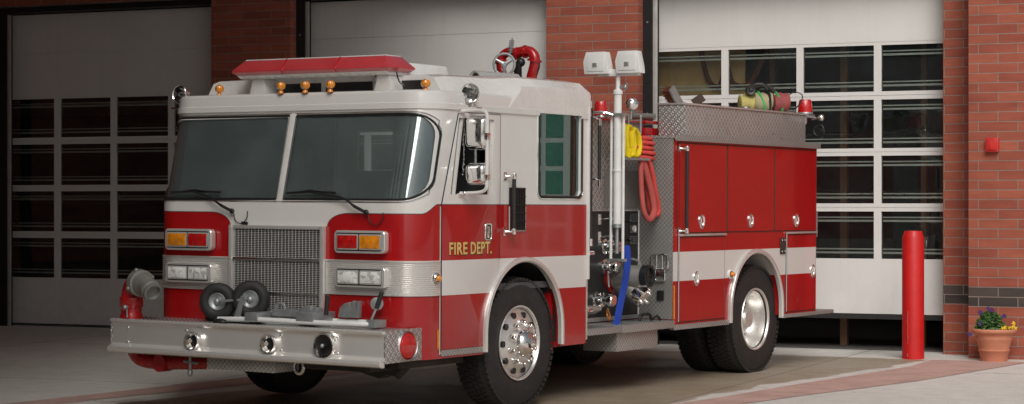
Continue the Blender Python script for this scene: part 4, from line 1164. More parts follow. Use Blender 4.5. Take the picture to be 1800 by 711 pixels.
# gauges and name plates
bm = nb()
for z in (1.50, 1.40, 1.30):
    box(bm, PM+.009, PM+.013, 3.79, 3.94, z-.042, z+.040)
obj('gauge_plate', bm, 'frameblack', pp, bevel=.002)
bm = nb()
for z in (1.50, 1.40, 1.30):
    for k in range(5): box(bm, PM+.0132, PM+.015, 3.80+k*.027, 3.804+k*.027, z-.030, z+.028)
    for zz in (z-.034, z+.031): box(bm, PM+.0132, PM+.015, 3.796, 3.935, zz, zz+.003)
obj('engraving', bm, 'galv', pp)
for y, z in ((3.868,1.40),):
    bm = nb(); lathe(bm, [(.0,.030),(.012,.030),(.014,.024),(.006,.022),(.006,0)], (PM+.013,y,z), (1,0,0), 20); obj('gauge', bm, 'steel', pp)
for y, z in ((3.27,1.487),(3.27,1.335),(3.60,1.30),(3.60,1.46)):
    lv_ = empty('valve_lever', parent=eng)
    bm = nb(); box(bm, PM+.009, PM+.014, y-.028, y+.020, z-.045, z+.045); obj('lever_plate', bm, 'steel', lv_, bevel=.002) if y < 3.5 else bm.free()
    bm = nb(); cyl(bm, (PM+.01,y,z), (PM+.10,y+.01,z+.008), .007); ball(bm, (PM+.115,y+.012,z+.01), .018, sx=1.3, n=12); obj('knob', bm, 'chrome' if y < 3.5 else 'black', lv_)
def port(y, z, L=.17, r=.038):
    p_ = empty('discharge_port', parent=eng)
    bm = nb(); lathe(bm, [(0,.0),(0,r*1.75),(.014,r*1.75),(.020,r*1.15),(.06,r*1.1),(.066,r*1.45),(.085,r*1.45),(.09,r*1.0),(L-.05,r*1.0),(L-.045,r*1.35),(L-.012,r*1.35),(L,r*1.1),(L,0)], (PM+.009,y,z), (1,0,0), 28); obj('pipe', bm, 'chrome', p_, angle=45)
    bm = nb()
    for k in range(6):
        a = k*PI/3; ball(bm, (PM+.075, y+r*1.5*math.cos(a), z+r*1.5*math.sin(a)), .012, n=8)
    obj('lug', bm, 'chrome', p_)
port(3.345, 1.252); port(3.345, 1.075, .15); port(3.20, .792, .19, .040)
bm = nb(); tube(bm, [(PM+.06,3.33,1.02),(PM+.07,3.33,.90),(PM+.07,3.34,.90),(PM+.06,3.34,1.02)], .006, 6); obj('bleeder_loop', bm, 'galv', pp)
# large suction intake with branch
si = empty('suction_intake', parent=eng)
bm = nb(); lathe(bm, [(0,0),(0,.145),(.02,.145),(.028,.125),(.05,.125)], (PM+.009,3.50,.985), (1,0,0), 36); obj('flange', bm, 'red', si)
bm = nb(); tube(bm, [(PM+.05,3.50,.985),(PM+.12,3.50,.985),(PM+.22,3.50,.990),(PM+.33,3.50,.995)], [.115,.118,.100,.092], 28)
tube(bm, smooth_path([(PM+.04,3.50,.975),(PM+.12,3.51,.915),(PM+.24,3.53,.835)], 5), [.115]*3+[.10]*4+[.088]*4, 24)
lathe(bm, [(0,.092),(0,.100),(.02,.100),(.024,.09)], (PM+.19,3.50,.988), (1,0,0), 28); obj('casting', bm, 'grey', si, angle=50)
bm = nb(); lathe(bm, [(-.03,.09),(-.03,.098),(.03,.098),(.035,.088),(.028,.075),(.005,.070),(.005,0)], (PM+.355,3.50,.995), (1,0,0), 32)
for k in range(4): a = k*PI/2; cyl(bm, (PM+.362,3.50,.995), (PM+.362,3.50+.075*math.cos(a),.995+.075*math.sin(a)), .009, n=6)
obj('end_cap', bm, 'black', si)
bm = nb(); dB = Vector((.80,.02,-.55)).normalized(); eB = Vector((PM+.25,3.53,.845)); lathe(bm, [(-.02,.080),(-.02,.092),(.02,.092),(.024,.086),(.036,.086),(.04,.094),(.075,.094),(.08,.080),(.085,0)], eB, dB, 28)
dU, uU, vU = frame_of(dB)
for k in range(3): a = k*2*PI/3+.5; q = eB+dB*.09+(uU*math.cos(a)+vU*math.sin(a))*.06; ball(bm, q, .022, n=8)
obj('branch_cap', bm, 'chrome', si, angle=45)
bm = nb(); tube(bm, smooth_path([(PM+.10,3.50,1.09),(PM+.11,3.50,1.135),(PM+.17,3.50,1.145),(PM+.27,3.50,1.125),(PM+.28,3.50,1.085)], 4), .012, 8); obj('handle', bm, 'grey', si)
bm = nb(); tube(bm, smooth_path([(PM+.07,3.30,.70),(PM+.09,3.27,.66),(PM+.10,3.30,.62),(PM+.08,3.33,.66),(PM+.07,3.31,.72)], 5), .008, 6); obj('safety_loop', bm, 'alens', pp)
# running board
bm = nb(); box(bm, PM+.012, 1.235, 2.47, 3.035, .530, .585); box(bm, PM+.012, 1.235, 3.045, 3.975, .525, .592); rb = obj('running_board', bm, 'plate', eng, bevel=.008)
bm = nb(); box(bm, .86, 1.190, 3.02, 3.74, .365, .523); obj('step_box', bm, 'plate', eng, bevel=.004)
bm = nb(); prism(bm, [(PM+.05,.77),(1.23,.77),(1.23,.735),(1.16,.70),(PM+.05,.69)], 1, 2.48, 2.70); obj('folding_step', bm, 'plate', eng, bevel=.004)
bm = nb(); tube(bm, smooth_path([(1.10,3.58,.60),(1.10,3.59,.64),(1.11,3.64,.655),(1.12,3.72,.65),(1.12,3.75,.60)], 4), .014, 8); tube(bm, smooth_path([(1.14,3.74,.61),(1.15,3.80,.635),(1.15,3.86,.60)], 4), .012, 8); ob_ = obj('spanner', bm, 'black', eng)
# frames by the cab gap
bm = nb(); box(bm, 1.06, 1.13, 2.50, 2.56, .60, 2.42); box(bm, .90,1.10,2.50,2.54,.62,2.40); obj('gap_post', bm, 'frameblack', eng, bevel=.004)
for (x, y, z0, z1, r) in ((1.135,2.66,1.30,2.452,.016),(1.05,2.948,1.80,2.318,.015)):
    gr_ = empty('grab_rail', parent=eng)
    bm = nb(); cyl(bm, (x,y,z0), (x,y,z1), r, n=14); obj('rail', bm, 'rubber', gr_)
    bm = nb()
    for z in (z0, z1): cyl(bm, (x,y,z-.03), (x,y,z+.03), r*1.25, n=14); tube(bm, smooth_path([(x,y,z+.02),(x-.03,y-.03,z+.035),(x-.17,y-.05,z+.03)], 3), .010, 8)
    obj('stanchion', bm, 'chrome', gr_)
# mast light
mt = empty('mast_light', parent=eng)
mx, my = 1.14, 3.1
bm = nb(); cyl(bm, (mx,my,1.45), (mx,my,2.60), .034, n=20); cyl(bm, (mx,my,2.60), (mx,my,2.72), .020, n=16); lathe(bm, [(0,.034),(0,.042),(.03,.042),(.035,.034)], (mx,my,2.56), (0,0,1), 20)
lathe(bm, [(0,.034),(0,.040),(.02,.040),(.02,.034)], (mx,my,1.90), (0,0,1), 20); obj('mast', bm, 'whitemat', mt)
bm = nb(); lathe(bm, [(0,.02),(0,.044),(.03,.044),(.035,.03)], (mx,my,1.42), (0,0,1), 20); cyl(bm, (mx,my,1.20), (mx,my,1.44), .016, n=12); cyl(bm, (mx+.02,my,2.62), (mx+.075,my,2.62), .010); ball(bm, (mx+.08,my,2.62), .022, sx=.5, n=10); cyl(bm,(mx+.06,my,2.585),(mx+.09,my,2.655),.008); obj('knob', bm, 'galv', mt)
bm = nb()
for x in (mx-.060, mx+.058): cyl(bm, (x,my,1.15), (x,my,2.39), .0125, n=12)
for x in (mx-.035, mx+.034): cyl(bm, (x,my+.02,1.45), (x,my+.02,1.90), .007, n=8)
obj('guide_rod', bm, 'whitemat', mt)
bm = nb(); box(bm, mx-.085, mx+.085, my-.05, my+.04, 2.375, 2.398); box(bm, mx-.085, mx+.085, my-.03, my+.03, 1.13, 1.155); cyl(bm,(mx-.16,my,2.40),(mx-.04,my,2.385),.018); obj('bracket', bm, 'galv', mt, bevel=.003)
bm = nb(); box(bm, mx-.185, mx+.21, my-.025, my+.025, 2.715, 2.775); obj('crossbar', bm, 'whitemat', mt, bevel=.004)
for x0, x1 in ((.835,1.065),(1.150,1.375)):
    bm = nb(); xm = (x0+x1)/2
    q = [(x0+.020,2.925),(x1-.025,2.925),(x1+.005,2.80),(x1+.012,2.735),(x0+.005,2.735),(x0-.008,2.84)]
    A = [bm.verts.new((p[0], my-.06, p[1])) for p in q]; B = [bm.verts.new((p[0], my+.03, p[1])) for p in q]; B2 = [bm.verts.new((xm+(p[0]-xm)*.6, my+.09, 2.84+(p[1]-2.84)*.6)) for p in q]
    for a, b in ((A,B),(B,B2)):
        for i in range(6): bm.faces.new((a[i], a[(i+1)%6], b[(i+1)%6], b[i]))
    bm.faces.new(A); bm.faces.new(B2[::-1]); h_ = obj('lamp_head', bm, 'whitemat', mt, bevel=.005)
    bm = nb(); box(bm, x0+.03, x1-.03, my-.066, my-.061, 2.76, 2.90); obj('lamp_glass', bm, 'whitemat', mt, bevel=.002)
    bm = nb(); box(bm, xm-.02, xm+.02, my-.078, my-.067, 2.80, 2.83); box(bm, x0-.012, x0+.01, my-.03, my+.0, 2.79, 2.84); obj('latch', bm, 'galv', mt, bevel=.002)
# beacon lamp and chrome bell on the pump top
bc = empty('beacon', parent=eng)
bm = nb(); lathe(bm, [(0,.062),(.03,.060),(.09,.055),(.115,.048),(.122,0)], (.975,3.1,2.385), (0,0,1), 28); obj('dome', bm, 'rlens', bc)
bm = nb(); lathe(bm, [(-.02,0),(-.02,.07),(.0,.068),(.004,0)], (.975,3.1,2.385), (0,0,1), 28); tube(bm, smooth_path([(.90,3.0,2.36),(.95,3.0,2.40),(1.04,3.02,2.405),(1.12,3.05,2.38)], 4), .012, 8); obj('base', bm, 'chrome', bc)
sp = empty('spot_light', parent=eng)
bm = nb(); lathe(bm, [(-.05,0),(-.045,.03),(-.02,.052),(.0,.056),(.022,.050),(.036,.03),(.040,0)], (1.10,3.42,2.49), (.65,-.76,0), 28); obj('shell', bm, 'chrome', sp)
bm = nb(); cyl(bm, (1.09,3.42,2.44), (1.09,3.42,2.36), .010); obj('bracket', bm, 'galv', sp)
bm = nb(); box(bm, PM-.02, PM+.04, 2.56, 3.965, 2.345, 2.365); box(bm,.5,PM,3.30,3.42,2.30,2.40); box(bm,.5,PM,3.86,3.96,2.0,2.36); obj('hose_rack', bm, 'red', eng, bevel=.004)
bm = nb()
for y in (3.42,3.62,3.84): cyl(bm, (.95,y,2.24), (.95,y,2.395), .012); ball(bm, (.95,y,2.40), .016, n=8)
obj('rack_pin', bm, 'galv', eng)
bm = nb(); box(bm, PM+.02, 1.12, 3.36, 3.72, 2.005, 2.025); obj('hose_tray', bm, 'galv', eng)
# ---- deck gun ----
dg_ = empty('deck_gun', parent=eng)
gy = 3.1
bm = nb()
tube(bm, smooth_path([(-.005,gy,2.62),(-.02,gy,2.72),(-.055,gy,2.83),(-.045,gy,2.91),(.01,gy,2.955),(.07,gy,2.955),(.10,gy,2.93)], 5), .040, 18)
tube(bm, smooth_path([(.235,gy,2.60),(.265,gy,2.72),(.30,gy,2.84),(.295,gy,2.91),(.245,gy,2.955),(.16,gy,2.955),(.09,gy,2.93)], 5), .046, 18)
lathe(bm, [(0,.05),(0,.064),(.02,.064),(.02,.05)], (.295,gy,2.865), (.2,0,1), 20); lathe(bm, [(0,.05),(0,.056),(.02,.056),(.02,.05)], (-.055,gy,2.865), (-.2,0,1), 20)
lathe(bm, [(0,.04),(0,.058),(.018,.058),(.018,.04)], (.11,gy,2.94), (1,0,0), 20); lathe(bm, [(0,.04),(0,.058),(.018,.058),(.018,.04)], (.19,gy,2.955), (1,0,0), 20)
cyl(bm, (.03,gy,2.60), (.20,gy,2.60), .05); box(bm,-.10,.30,gy-.1,gy+.1,2.33,2.60); obj('waterway', bm, 'red', dg_, angle=50)
bm = nb(); hc = Vector((.085,gy-.16,2.838)); hd = Vector((.45,-.89,0)).normalized(); d, u, v = frame_of(hd)
tube(bm, [hc+(u*math.cos(2*PI*k/30)+v*math.sin(2*PI*k/30))*.093 for k in range(30)], .0115, 10, closed=True)
for k in range(3):
    a = 2*PI*k/3+PI/2; q = (u*math.cos(a)+v*math.sin(a)); tube(bm, [hc+q*.01, hc+q*.09], [.020,.010], 8)
cyl(bm, hc-hd*.05, hc+hd*.012, .024); obj('handwheel', bm, 'galv', dg_)
bm = nb()
for k in range(9): z = 2.945+k*.013; ring_ = [(.095+.02*math.cos(2*PI*i/10)+k*.002, gy-.08+.02*math.sin(2*PI*i/10), z) for i in range(10)]; tube(bm, ring_, .004, 5, closed=True)
cyl(bm, (.095,gy-.08,2.93), (.118,gy-.08,3.075), .006); obj('spring', bm, 'galv', dg_)
bm = nb(); cyl(bm, (.14,gy-.02,2.70), (.16,gy-.06,2.86), .035); ball(bm, (.18,gy-.04,2.86), .04); tube(bm, smooth_path([(.33,gy,2.90),(.345,gy,2.82),(.31,gy,2.74)], 4), .008, 6); obj('gearbox', bm, 'black', dg_)
bm = nb(); lathe(bm, [(-.22,.085),(.22,.095),(.225,.085),(.20,.075),(.20,0)], (.20,2.62,2.66), (-.35,-.93,.0), 28); obj('barrel', bm, 'steel', dg_)
bm = nb(); lathe(bm, [(.202,0),(.203,.074)], (.20,2.62,2.66), (-.35,-.93,.0), 28); obj('bore', bm, 'darkbrown', dg_)

# ---- rear body ----
Y0, Y1, ZB, ZT = 3.97, 7.0, .545, 2.205
bm = nb(); box(bm, XL, XR, Y0, Y1, ZB, ZT)
rbdy = obj('rear_body', bm, 'body', eng)
RAC, RAR = (5.625, .62), .560
cut(rbdy, prism(nb(), arch_poly(RAC, RAR, .2), 0, .45, 1.6), prism(nb(), arch_poly(RAC, RAR, .2), 0, -1.6, -.60))
arch_trim(RAC, RAR-.024, .52, XR, 1, .045); arch_trim(RAC, RAR-.024, .52, XL, -1, .045)
# front wall of the body in diamond plate
bm = nb(); box(bm, PM+.005, XR-.003, 3.955, 3.9685, .600, 2.215); obj('front_wall_plate', bm, 'dullplate', eng, bevel=.002)
bm = nb()
for z in (.70,1.0,1.3,1.6,1.9,2.15): ball(bm, (1.195,3.954,z), .006, sy=.5, n=8)
obj('rivet', bm, 'galv', eng)
# folding foot step on that wall
fs_ = empty('folding_foot_step', parent=eng)
bm = nb(); tube(bm, [(p[0],3.925,p[1]) for p in rrect(1.020,1.185,1.045,1.175,.03)], .010, 8, closed=True)
for x in (1.075,1.13): cyl(bm, (x,3.925,1.05), (x,3.925,1.17), .007)
obj('tread', bm, 'chrome', fs_)
bm = nb(); tube(bm, [(p[0],3.935,p[1]) for p in rrect(1.055,1.150,.940,1.045,.02)], .010, 8, closed=True); box(bm, 1.06,1.145,3.93,3.953,.985,1.03); obj('base', bm, 'chrome', fs_, bevel=.002)
bm = nb(); box(bm, 1.07,1.14,3.935,3.953,.765,.855); obj('panel_outlet', bm, 'black', eng, bevel=.008)
# top lip, sill
bm = nb(); box(bm, XR-.06, XR+.030, Y0-.02, Y1+.025, ZT+.002, ZT+.030); box(bm, XR+.018, XR+.034, Y0-.02, Y1+.025, ZT-.018, ZT+.034); box(bm, XR-.36, XR-.062, Y0-.02, Y0+.02, ZT+.002, ZT+.030); obj('top_rail', bm, 'plate', eng, bevel=.004)
bm = nb(); box(bm, XL-.03, XL+.06, Y0-.02, Y1+.02, ZT+.002, ZT+.030); obj('top_rail', bm, 'plate', eng, bevel=.004)
bm = nb(); box(bm, XL+.061, XR-.37, Y0, Y1, ZT+.002, ZT+.012); obj('deck', bm, 'plate', eng)
bm = nb(); box(bm, XR-.04, XR+.016, Y0, 5.040, .505, .550); box(bm, XR-.04, XR+.016, 6.212, Y1, .515, .550); obj('sill', bm, 'plate', eng, bevel=.004)
bm = nb(); box(bm, XL-.016, XR+.012, Y1+.002, 7.42, .515, .552); obj('tail_step', bm, 'plate', eng, bevel=.006)
bm = nb(); box(bm, XR+.001, XR+.008, Y0+.004, Y0+.020, .60, .90); obj('reflector', bm, 'alens', eng, bevel=.002)
# lockers
def dish(parent, y, z, X=XR+.010):
    bm = nb(); lathe(bm, [(0,.052),(.008,.052),(.012,.046),(.010,.040),(-.002,.034),(-.002,0)], (X,y,z), (1,0,0), 28)
    for v in bm.verts: v.co.z = z+(v.co.z-z)*1.30
    h_ = obj('latch_dish', bm, 'chrome', parent)
    bm = nb(); tube(bm, [(X+.010,y-.028,z+.028),(X+.014,y-.022,z-.034),(X+.014,y+.022,z-.034),(X+.010,y+.028,z+.028)], .006, 6); obj('d_ring', bm, 'steel', parent)
lock = [((4.045,4.985,1.372,2.165),(4.485,1.466)),((5.015,5.995,1.372,2.165),(5.49,1.470)),((6.030,6.970,1.372,2.165),(6.50,1.467)),
        ((4.060,4.950,.575,1.325),(4.385,.952)),((6.295,6.970,.575,1.325),(6.895,.956))]
for (a, b, c, d), (hy, hz) in lock:
    pts = [(a,c),(b,c),(b,d),(a,d)]
    bm = nb(); prism(bm, pts, 0, XR+.0015, XR+.009); dr = obj('locker_door', bm, 'body', eng, bevel=.0015, smooth=False)
    bm = nb(); tube(bm, [(XR+.003, y, z) for y, z in ((a-.006,c-.006),(b+.006,c-.006),(b+.006,d+.006),(a-.006,d+.006))], .005, 5, closed=True); obj('seam', bm, 'darkbrown', dr)
    dish(dr, hy, hz)
bm = nb(); box(bm, XR+.001, XR+.026, 4.045, 4.965, 1.337, 1.357); box(bm, XR+.001, XR+.026, 6.285, 6.98, 1.337, 1.355); obj('drip_rail', bm, 'trim', eng, bevel=.003)
bm = nb(); tube(bm, [(XR+.010,4.052,1.34),(XR+.010,4.052,.575)], .006, 6); tube(bm, [(XR+.010,6.287,1.34),(XR+.010,6.287,.575)], .006, 6); obj('piano_hinge', bm, 'galv', eng)
bm = nb(); box(bm, XR+.001, XR+.014, 6.150, 6.258, 1.140, 1.300); vp = obj('vent_plate', bm, 'darkbrown', eng, bevel=.006)
bm = nb()
for y in (6.175,6.235):
    for z in (1.165,1.275): ball(bm, (XR+.016,y,z), .008, n=8)
obj('screw', bm, 'chrome', vp)
ml = empty('marker_lamp', parent=eng)
bm = nb(); lathe(bm, [(0,0),(0,.044),(.014,.042),(.020,.032)], (XR+.002,5.075,.973), (1,-.2,0), 24); obj('bezel', bm, 'whitemat', ml)
bm = nb(); ball(bm, (XR+.034,5.07,.973), .026, n=14); obj('lens', bm, 'alens', ml)
rail(4.115, 1.385, 2.120, x=XR+.0, out=.055)
# raised side box
bm = nb(); box(bm, .935, 1.205, 4.20, 6.76, 2.238, 2.515); sbx = obj('side_box', bm, 'bigplate', eng, bevel=.004)
bm = nb(); box(bm, .925, 1.217, 4.19, 6.78, 2.517, 2.534); obj('lid_edge', bm, 'alu', sbx, bevel=.004)
bm = nb(); box(bm, XL+.02, XL+.29, 4.20, 6.76, 2.238, 2.515); obj('side_box', bm, 'bigplate', eng, bevel=.004)
bm = nb(); box(bm, .20, .90, 4.02, 4.30, 2.222, 2.31); box(bm, .20,.915,4.0,4.32,2.345,2.372); obj('hose_bed_lid', bm, 'red', eng, bevel=.006)
bm = nb(); cyl(bm, (.72,4.15,2.422), (.92,4.15,2.410), .028, n=16); lathe(bm, [(-.03,.02),(0,.04),(.025,.04),(.03,.02)], (.70,4.15,2.43), (1,0,0), 16); cyl(bm, (.70,4.15,2.38), (.70,4.15,2.46), .016); obj('pipe_nozzle', bm, 'grey', eng)
# tail lamp and rear fittings on top
tl = empty('tail_lamp', parent=eng)
bm = nb(); lathe(bm, [(0,.075),(.03,.074),(.11,.064),(.128,.055),(.132,0)], (1.145,6.88,2.552), (0,0,1), 12); obj('lens', bm, 'rlens', tl)
bm = nb(); lathe(bm, [(-.02,0),(-.02,.08),(.0,.078),(.002,0)], (1.145,6.88,2.552), (0,0,1), 24); box(bm, 1.08,1.20,6.76,7.0,2.50,2.532); obj('base', bm, 'galv', tl, bevel=.003)
bm = nb(); cyl(bm, (1.17,6.98,2.49), (1.26,6.98,2.50), .012); ball(bm, (1.275,6.98,2.50), .034, n=14); cyl(bm, (1.10,6.98,2.44), (1.10,6.98,2.52), .02); obj('rail_knob', bm, 'chrome', eng)
bm = nb(); tube(bm, [(1.24+.055*math.cos(2*PI*k/20), 7.0, 2.375+.06*math.sin(2*PI*k/20)) for k in range(20)], .006, 6, closed=True); cyl(bm, (1.24,7.0,2.34), (1.24,7.04,2.34), .05); obj('rear_lamp', bm, 'black', eng)
bm = nb(); box(bm, XR-.01, XR+.008, 7.002, 7.016, 1.30, 1.55); box(bm,XR-.3,XR-.01,7.002,7.02,.60,2.1); obj('rear_plate', bm, 'galv', eng)

# =====================================================================
#            things resting on the engine (own top-level objects)
# =====================================================================
def on_engine(name, label, cat, group=None):
    return tag(empty(name, (0,0,.0084), (-.0024,.0061,0)), label, cat, group)
# hand cart lying on the bumper
hcart = on_engine('hand_cart', 'folded white hand cart with two rubber wheels lying on the front bumper', 'hand cart')
for c in ((-.470,-.20,.862), (-.205,-.13,.885)):
    W_ = empty('wheel', parent=hcart); ax = Vector((.42,-.90,0)).normalized(); cv = Vector(c)
    bm = nb(); lathe(bm, [(-.034,.066),(-.046,.080),(-.050,.105),(-.040,.132),(-.020,.143),(.020,.143),(.040,.132),(.050,.105),(.046,.080),(.034,.066)], cv, ax, 44, closed=True)
    obj('tyre', bm, 'rubber', W_, angle=60)
    bm = nb(); lathe(bm, [(-.03,.0),(-.03,.068),(.034,.070),(.040,.064),(.028,.056),(.020,.030),(.044,.022),(.050,.012),(.052,0)], cv, ax, 32); obj('rim', bm, 'galv', W_, angle=45)
bm = nb(); cyl(bm, (-.43,-.24,.865), (-.20,-.19,.885), .010); prism(bm, [(-.30,.70),(-.235,.70),(-.185,.905),(-.215,.915)], 1, -.24, -.225); prism(bm, [(-.40,.715),(-.10,.715),(-.12,.745),(-.38,.745)], 1, -.28, -.10); obj('axle_bracket', bm, 'galv', hcart, bevel=.003)
bm = nb()
tube(bm, smooth_path([(-.38,-.30,.735),(.0,-.30,.745),(.5,-.30,.742),(.86,-.29,.745),(.985,-.25,.745),(1.02,-.18,.745),(.985,-.11,.745),(.86,-.07,.745),(.3,-.07,.745),(-.3,-.07,.745)], 5), .019, 12)
tube(bm, [(-.05,-.19,.725),(.62,-.19,.728)], .017, 10); obj('frame', bm, 'whitemat', hcart)
bm = nb(); box(bm, -.10,.02,-.33,-.04,.735,.795); box(bm, .06,.24,-.20,-.08,.77,.82); box(bm, .38,.54,-.32,-.05,.748,.815); box(bm, .98,1.06,-.26,-.12,.72,.775)
prism(bm, [(.38,.815),(.54,.815),(.54,.85),(.51,.85),(.505,.83),(.485,.83),(.48,.855),(.45,.86),(.40,.845)], 1, -.28, -.20)
prism(bm, [(.60,.775),(.79,.775),(.795,.90),(.775,.90),(.772,.86),(.755,.86),(.75,.90),(.73,.90),(.727,.86),(.71,.86),(.705,.89),(.66,.88),(.62,.85)], 1, -.10, -.06)
obj('latch_bracket', bm, 'galv', hcart, bevel=.003)
bm = nb(); tube(bm, [(.09+.045*math.cos(PI*k/10), -.14, .82+.045*math.sin(PI*k/10)) for k in range(11)], .010, 8); tube(bm, [(.17,-.14,.80),(.24,-.14,.81)], .014, 8); tube(bm, [(.985,-.14,.86),(.955,-.17,.76)], .009, 8); obj('spring_clip', bm, 'galv', hcart)
for p0, p1 in (((.615,-.26,.80),(.628,-.26,.935)), ((.985,-.14,.855),(1.022,-.13,.965))):
    bm = nb(); tube(bm, [p0, p1], .0175, 12); ball(bm, p1, .0185, n=12); obj('grip', bm, 'rubber', hcart)
bm = nb(); lathe(bm, [(-.012,0),(-.012,.048),(.012,.048),(.016,.03),(.016,0)], (.945,-.08,.885), (.42,-.9,0), 24); obj('small_wheel', bm, 'galv', hcart)
bm = nb(); ball(bm, (-.30,-.38,.722), .05, sx=1.3, sy=.7, sz=.5); obj('foot_pad', bm, 'black', hcart)

# yellow hose coil
yh = on_engine('yellow_hose', 'bright yellow flattened hose folded in upright loops beside the mast light', 'hose')
bm = nb()
for k, (yc, x, w_) in enumerate(((3.405,1.02,.060),(3.445,1.05,.058),(3.490,1.02,.070),(3.535,1.055,.060))):
    top = 2.315-k*.012; bot = 2.045; lean = .035
    pts = smooth_path([(x,yc-.035,2.12),(x,yc-.045,top-.05),(x,yc-.005,top),(x,yc+.045+lean*.5,top-.045),(x,yc+.06+lean,2.14),(x,yc+.03+lean,bot+.01),(x,yc-.01,bot+.005),(x,yc-.035,2.12)], 6)
    tube(bm, pts, .016, 10, flat=.030, cap=False)
tube(bm, smooth_path([(1.05,3.36,2.30),(1.06,3.345,2.18),(1.05,3.36,2.06),(1.05,3.45,2.03)], 5), .016, 10, flat=.028)
obj('coil', bm, 'yellow', yh, angle=60)
bm = nb(); box(bm, 1.03,1.06,3.47,3.50,2.0,2.05); obj('coupling', bm, 'khaki', yh, bevel=.004)
# red hose, folded and hanging
rh = on_engine('red_hose', 'red hose folded in a stack with two long hanging loops on the engine', 'hose')
bm = nb()
for k in range(5):
    z = 2.205-k*.043; x = 1.06+.012*(k%2)
    pts = smooth_path([(x-.12,3.60,z),(x-.02,3.62+.03*(k%2),z+.004),(x+.03,3.72+.03*(k%2),z-.002),(x+.02,3.80+.02*k*.5,z-.008),(x-.03,3.83,z-.018),(x-.10,3.78,z-.02)], 5)
    tube(bm, pts, .022, 10, flat=.018)
obj('folds', bm, 'hosered', rh, angle=60)
bm = nb(); tube(bm, smooth_path([(1.03,3.73,2.04),(1.07,3.78,1.99),(1.08,3.83,1.88),(1.08,3.88,1.74),(1.08,3.93,1.62),(1.08,3.935,1.545),(1.06,3.90,1.525),(1.05,3.85,1.57),(1.05,3.82,1.70),(1.04,3.79,1.85)], 6), .032, 10, flat=.024); obj('far_loop', bm, 'hosered', rh, angle=60)
bm = nb(); tube(bm, smooth_path([(1.04,3.60,2.03),(1.08,3.62,2.0),(1.09,3.60,1.90),(1.10,3.60,1.72),(1.11,3.615,1.58),(1.11,3.68,1.50),(1.11,3.76,1.50),(1.11,3.81,1.57),(1.10,3.79,1.70),(1.09,3.73,1.85),(1.08,3.67,1.98),(1.05,3.64,2.04)], 6), .030, 10, flat=.023); obj('near_loop', bm, 'hosepink', rh, angle=60)
# blue strap
bs_ = on_engine('blue_hose', 'flat blue hose hanging from the upper discharge port down to the running board', 'hose')
bm = nb(); path = smooth_path([(1.03,3.345,1.252),(1.075,3.345,1.262),(1.10,3.345,1.24),(1.115,3.33,1.12),(1.12,3.28,.95),(1.125,3.20,.78),(1.13,3.13,.62),(1.14,3.115,.596)], 6)
L_ = len(path); rings = []
for i, p in enumerate(path):
    t_ = i/(L_-1); hw = .036+.016*min(1, t_*1.6); th_ = .006
    d_ = Vector((0,1,.12)).normalized()
    if i < 8: d_ = Vector((0,1,0))
    o1 = Vector((th_,0,0))
    rings.append([bm.verts.new(p+d_*hw+o1), bm.verts.new(p-d_*hw+o1), bm.verts.new(p-d_*hw-o1), bm.verts.new(p+d_*hw-o1)])
for a, b in zip(rings, rings[1:]):
    for i in range(4): bm.faces.new((a[i], a[(i+1)%4], b[(i+1)%4], b[i]))
bm.faces.new(rings[0]); bm.faces.new(rings[-1]); obj('strap', bm, 'blue', bs_)
# broom in the side box
br = on_engine('broom', 'push broom with stiff brown bristles sticking out of the front end of the box', 'broom')
mt_ = Matrix.Translation((1.05,4.36,2.545)) @ Matrix.Rotation(.55, 4, (0.84,.54,0)) @ Matrix.Rotation(math.radians(-28), 4, (-.54,.84,0))
bm = nb(); rnd = random.Random(4)
for i in range(420):
    a = rnd.uniform(-.035,.035); h = rnd.uniform(-.02,.165); 
    p0 = mt_ @ Vector((.0, a, h)); p1 = mt_ @ Vector((-.085+rnd.uniform(-.012,.012), a+rnd.uniform(-.014,.014), h+rnd.uniform(-.012,.012)))
    tube(bm, [p0, p1], .0026, 3, cap=False)
obj('bristles', bm, 'brown', br, smooth=False)
bm = nb(); box(bm, -.002,.022,-.040,.040,-.03,.170, mt_); obj('head', bm, 'galv', br, bevel=.004)
bb_ = on_engine('scrub_brush', 'small dark brown scrub brush lying on the lid behind the broom', 'brush')
mt_ = Matrix.Translation((1.10,4.66,2.575)) @ Matrix.Rotation(math.radians(-35), 4, (-.54,.84,0)) @ Matrix.Rotation(.4, 4, (0,0,1))
bm = nb(); box(bm, -.055,.055,-.03,.03,-.035,.045, mt_); obj('block', bm, 'darkbrown', bb_, bevel=.006)
bm = nb(); mt2 = Matrix.Translation((1.03,4.62,2.548)) @ Matrix.Rotation(math.radians(25), 4, (-.54,.84,0)); box(bm, -.07,.05,-.02,.02,-.010,.014, mt2); obj('handle', bm, 'white', bb_, bevel=.004)
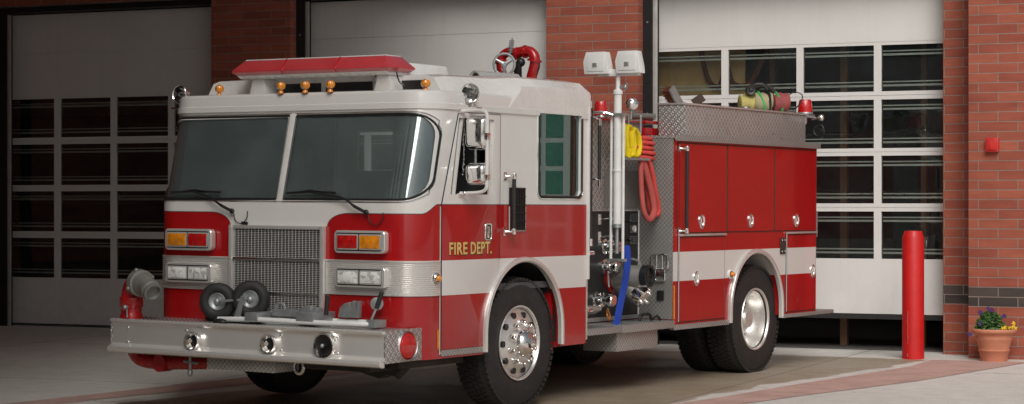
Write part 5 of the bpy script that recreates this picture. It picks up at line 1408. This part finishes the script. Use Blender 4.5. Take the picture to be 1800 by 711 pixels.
# strapped hose pack at the rear of the side box
hp = on_engine('hose_pack', 'tan and red hose pack bound with green straps on the rear box lid', 'hose pack')
axp = Vector((.75,.62,.0)).normalized()
def roll(c0, L, r, mat, name, n=26):
    bm = nb(); c0 = Vector(c0); lathe(bm, [(0,0),(0,r*.55),(.01,r*.9),(.03,r),(L*.33,r*1.02),(L*.5,r*.98),(L*.75,r*1.01),(L-.03,r*.98),(L-.01,r*.9),(L,r*.5),(L,0)], c0, axp, n)
    for v in bm.verts: v.co.z = c0.z+(v.co.z-c0.z)*.82+.012*math.sin(v.co.x*60+v.co.y*45)+random.uniform(-.006,.006)
    return obj(name, bm, mat, hp)
roll((.76,6.16,2.625), .16, .105, 'khaki', 'yellow_end'); roll((.865,6.245,2.63), .20, .118, 'tan', 'canvas_roll'); roll((1.03,6.36,2.63), .17, .112, 'maroon', 'red_roll')
bm = nb()
for t0, rr in ((.16,.126),(.34,.122)):
    cc = Vector((.80,6.20,2.632))+axp*t0; d, u, v = frame_of(axp); sk = axp*.035
    pts = [cc+(u*math.cos(2*PI*k/28)+v*math.sin(2*PI*k/28)*.84)*rr+sk*math.sin(2*PI*k/28) for k in range(28)]
    tube(bm, pts, .004, 6, closed=True, flat=.016)
obj('green_strap', bm, 'green', hp)
bm = nb(); cc = Vector((.80,6.20,2.632))+axp*.23; d, u, v = frame_of(axp); tube(bm, [cc+(u*math.cos(2*PI*k/28)+v*math.sin(2*PI*k/28)*.84)*.128 for k in range(28)], .006, 6, closed=True, flat=.018)
tube(bm, smooth_path([(.86,6.25,2.74),(.93,6.30,2.79),(1.01,6.36,2.77),(1.04,6.38,2.73)], 4), .022, 8); obj('black_strap', bm, 'rubber', hp)
bm = nb(); lathe(bm, [(-.03,0),(-.03,.048),(-.015,.052),(.02,.052),(.034,.044),(.030,.022),(.045,.016),(.046,0)], (.90,6.14,2.745), (.55,-.83,.05), 26)
tube(bm, smooth_path([(.90,6.16,2.78),(.93,6.20,2.805),(.99,6.25,2.80),(1.02,6.28,2.76)], 4), .022, 10); obj('nozzle', bm, 'black', hp)
bm = nb(); tube(bm, smooth_path([(1.13,6.45,2.66),(1.17,6.48,2.72),(1.23,6.50,2.735),(1.28,6.52,2.70),(1.27,6.50,2.63),(1.22,6.48,2.57)], 5), .006, 6); obj('cord', bm, 'black', hp)
bm = nb(); ball(bm, (.86,6.10,2.57), .03, sx=1.3, sz=.7, n=12); obj('buckle', bm, 'galv', hp)
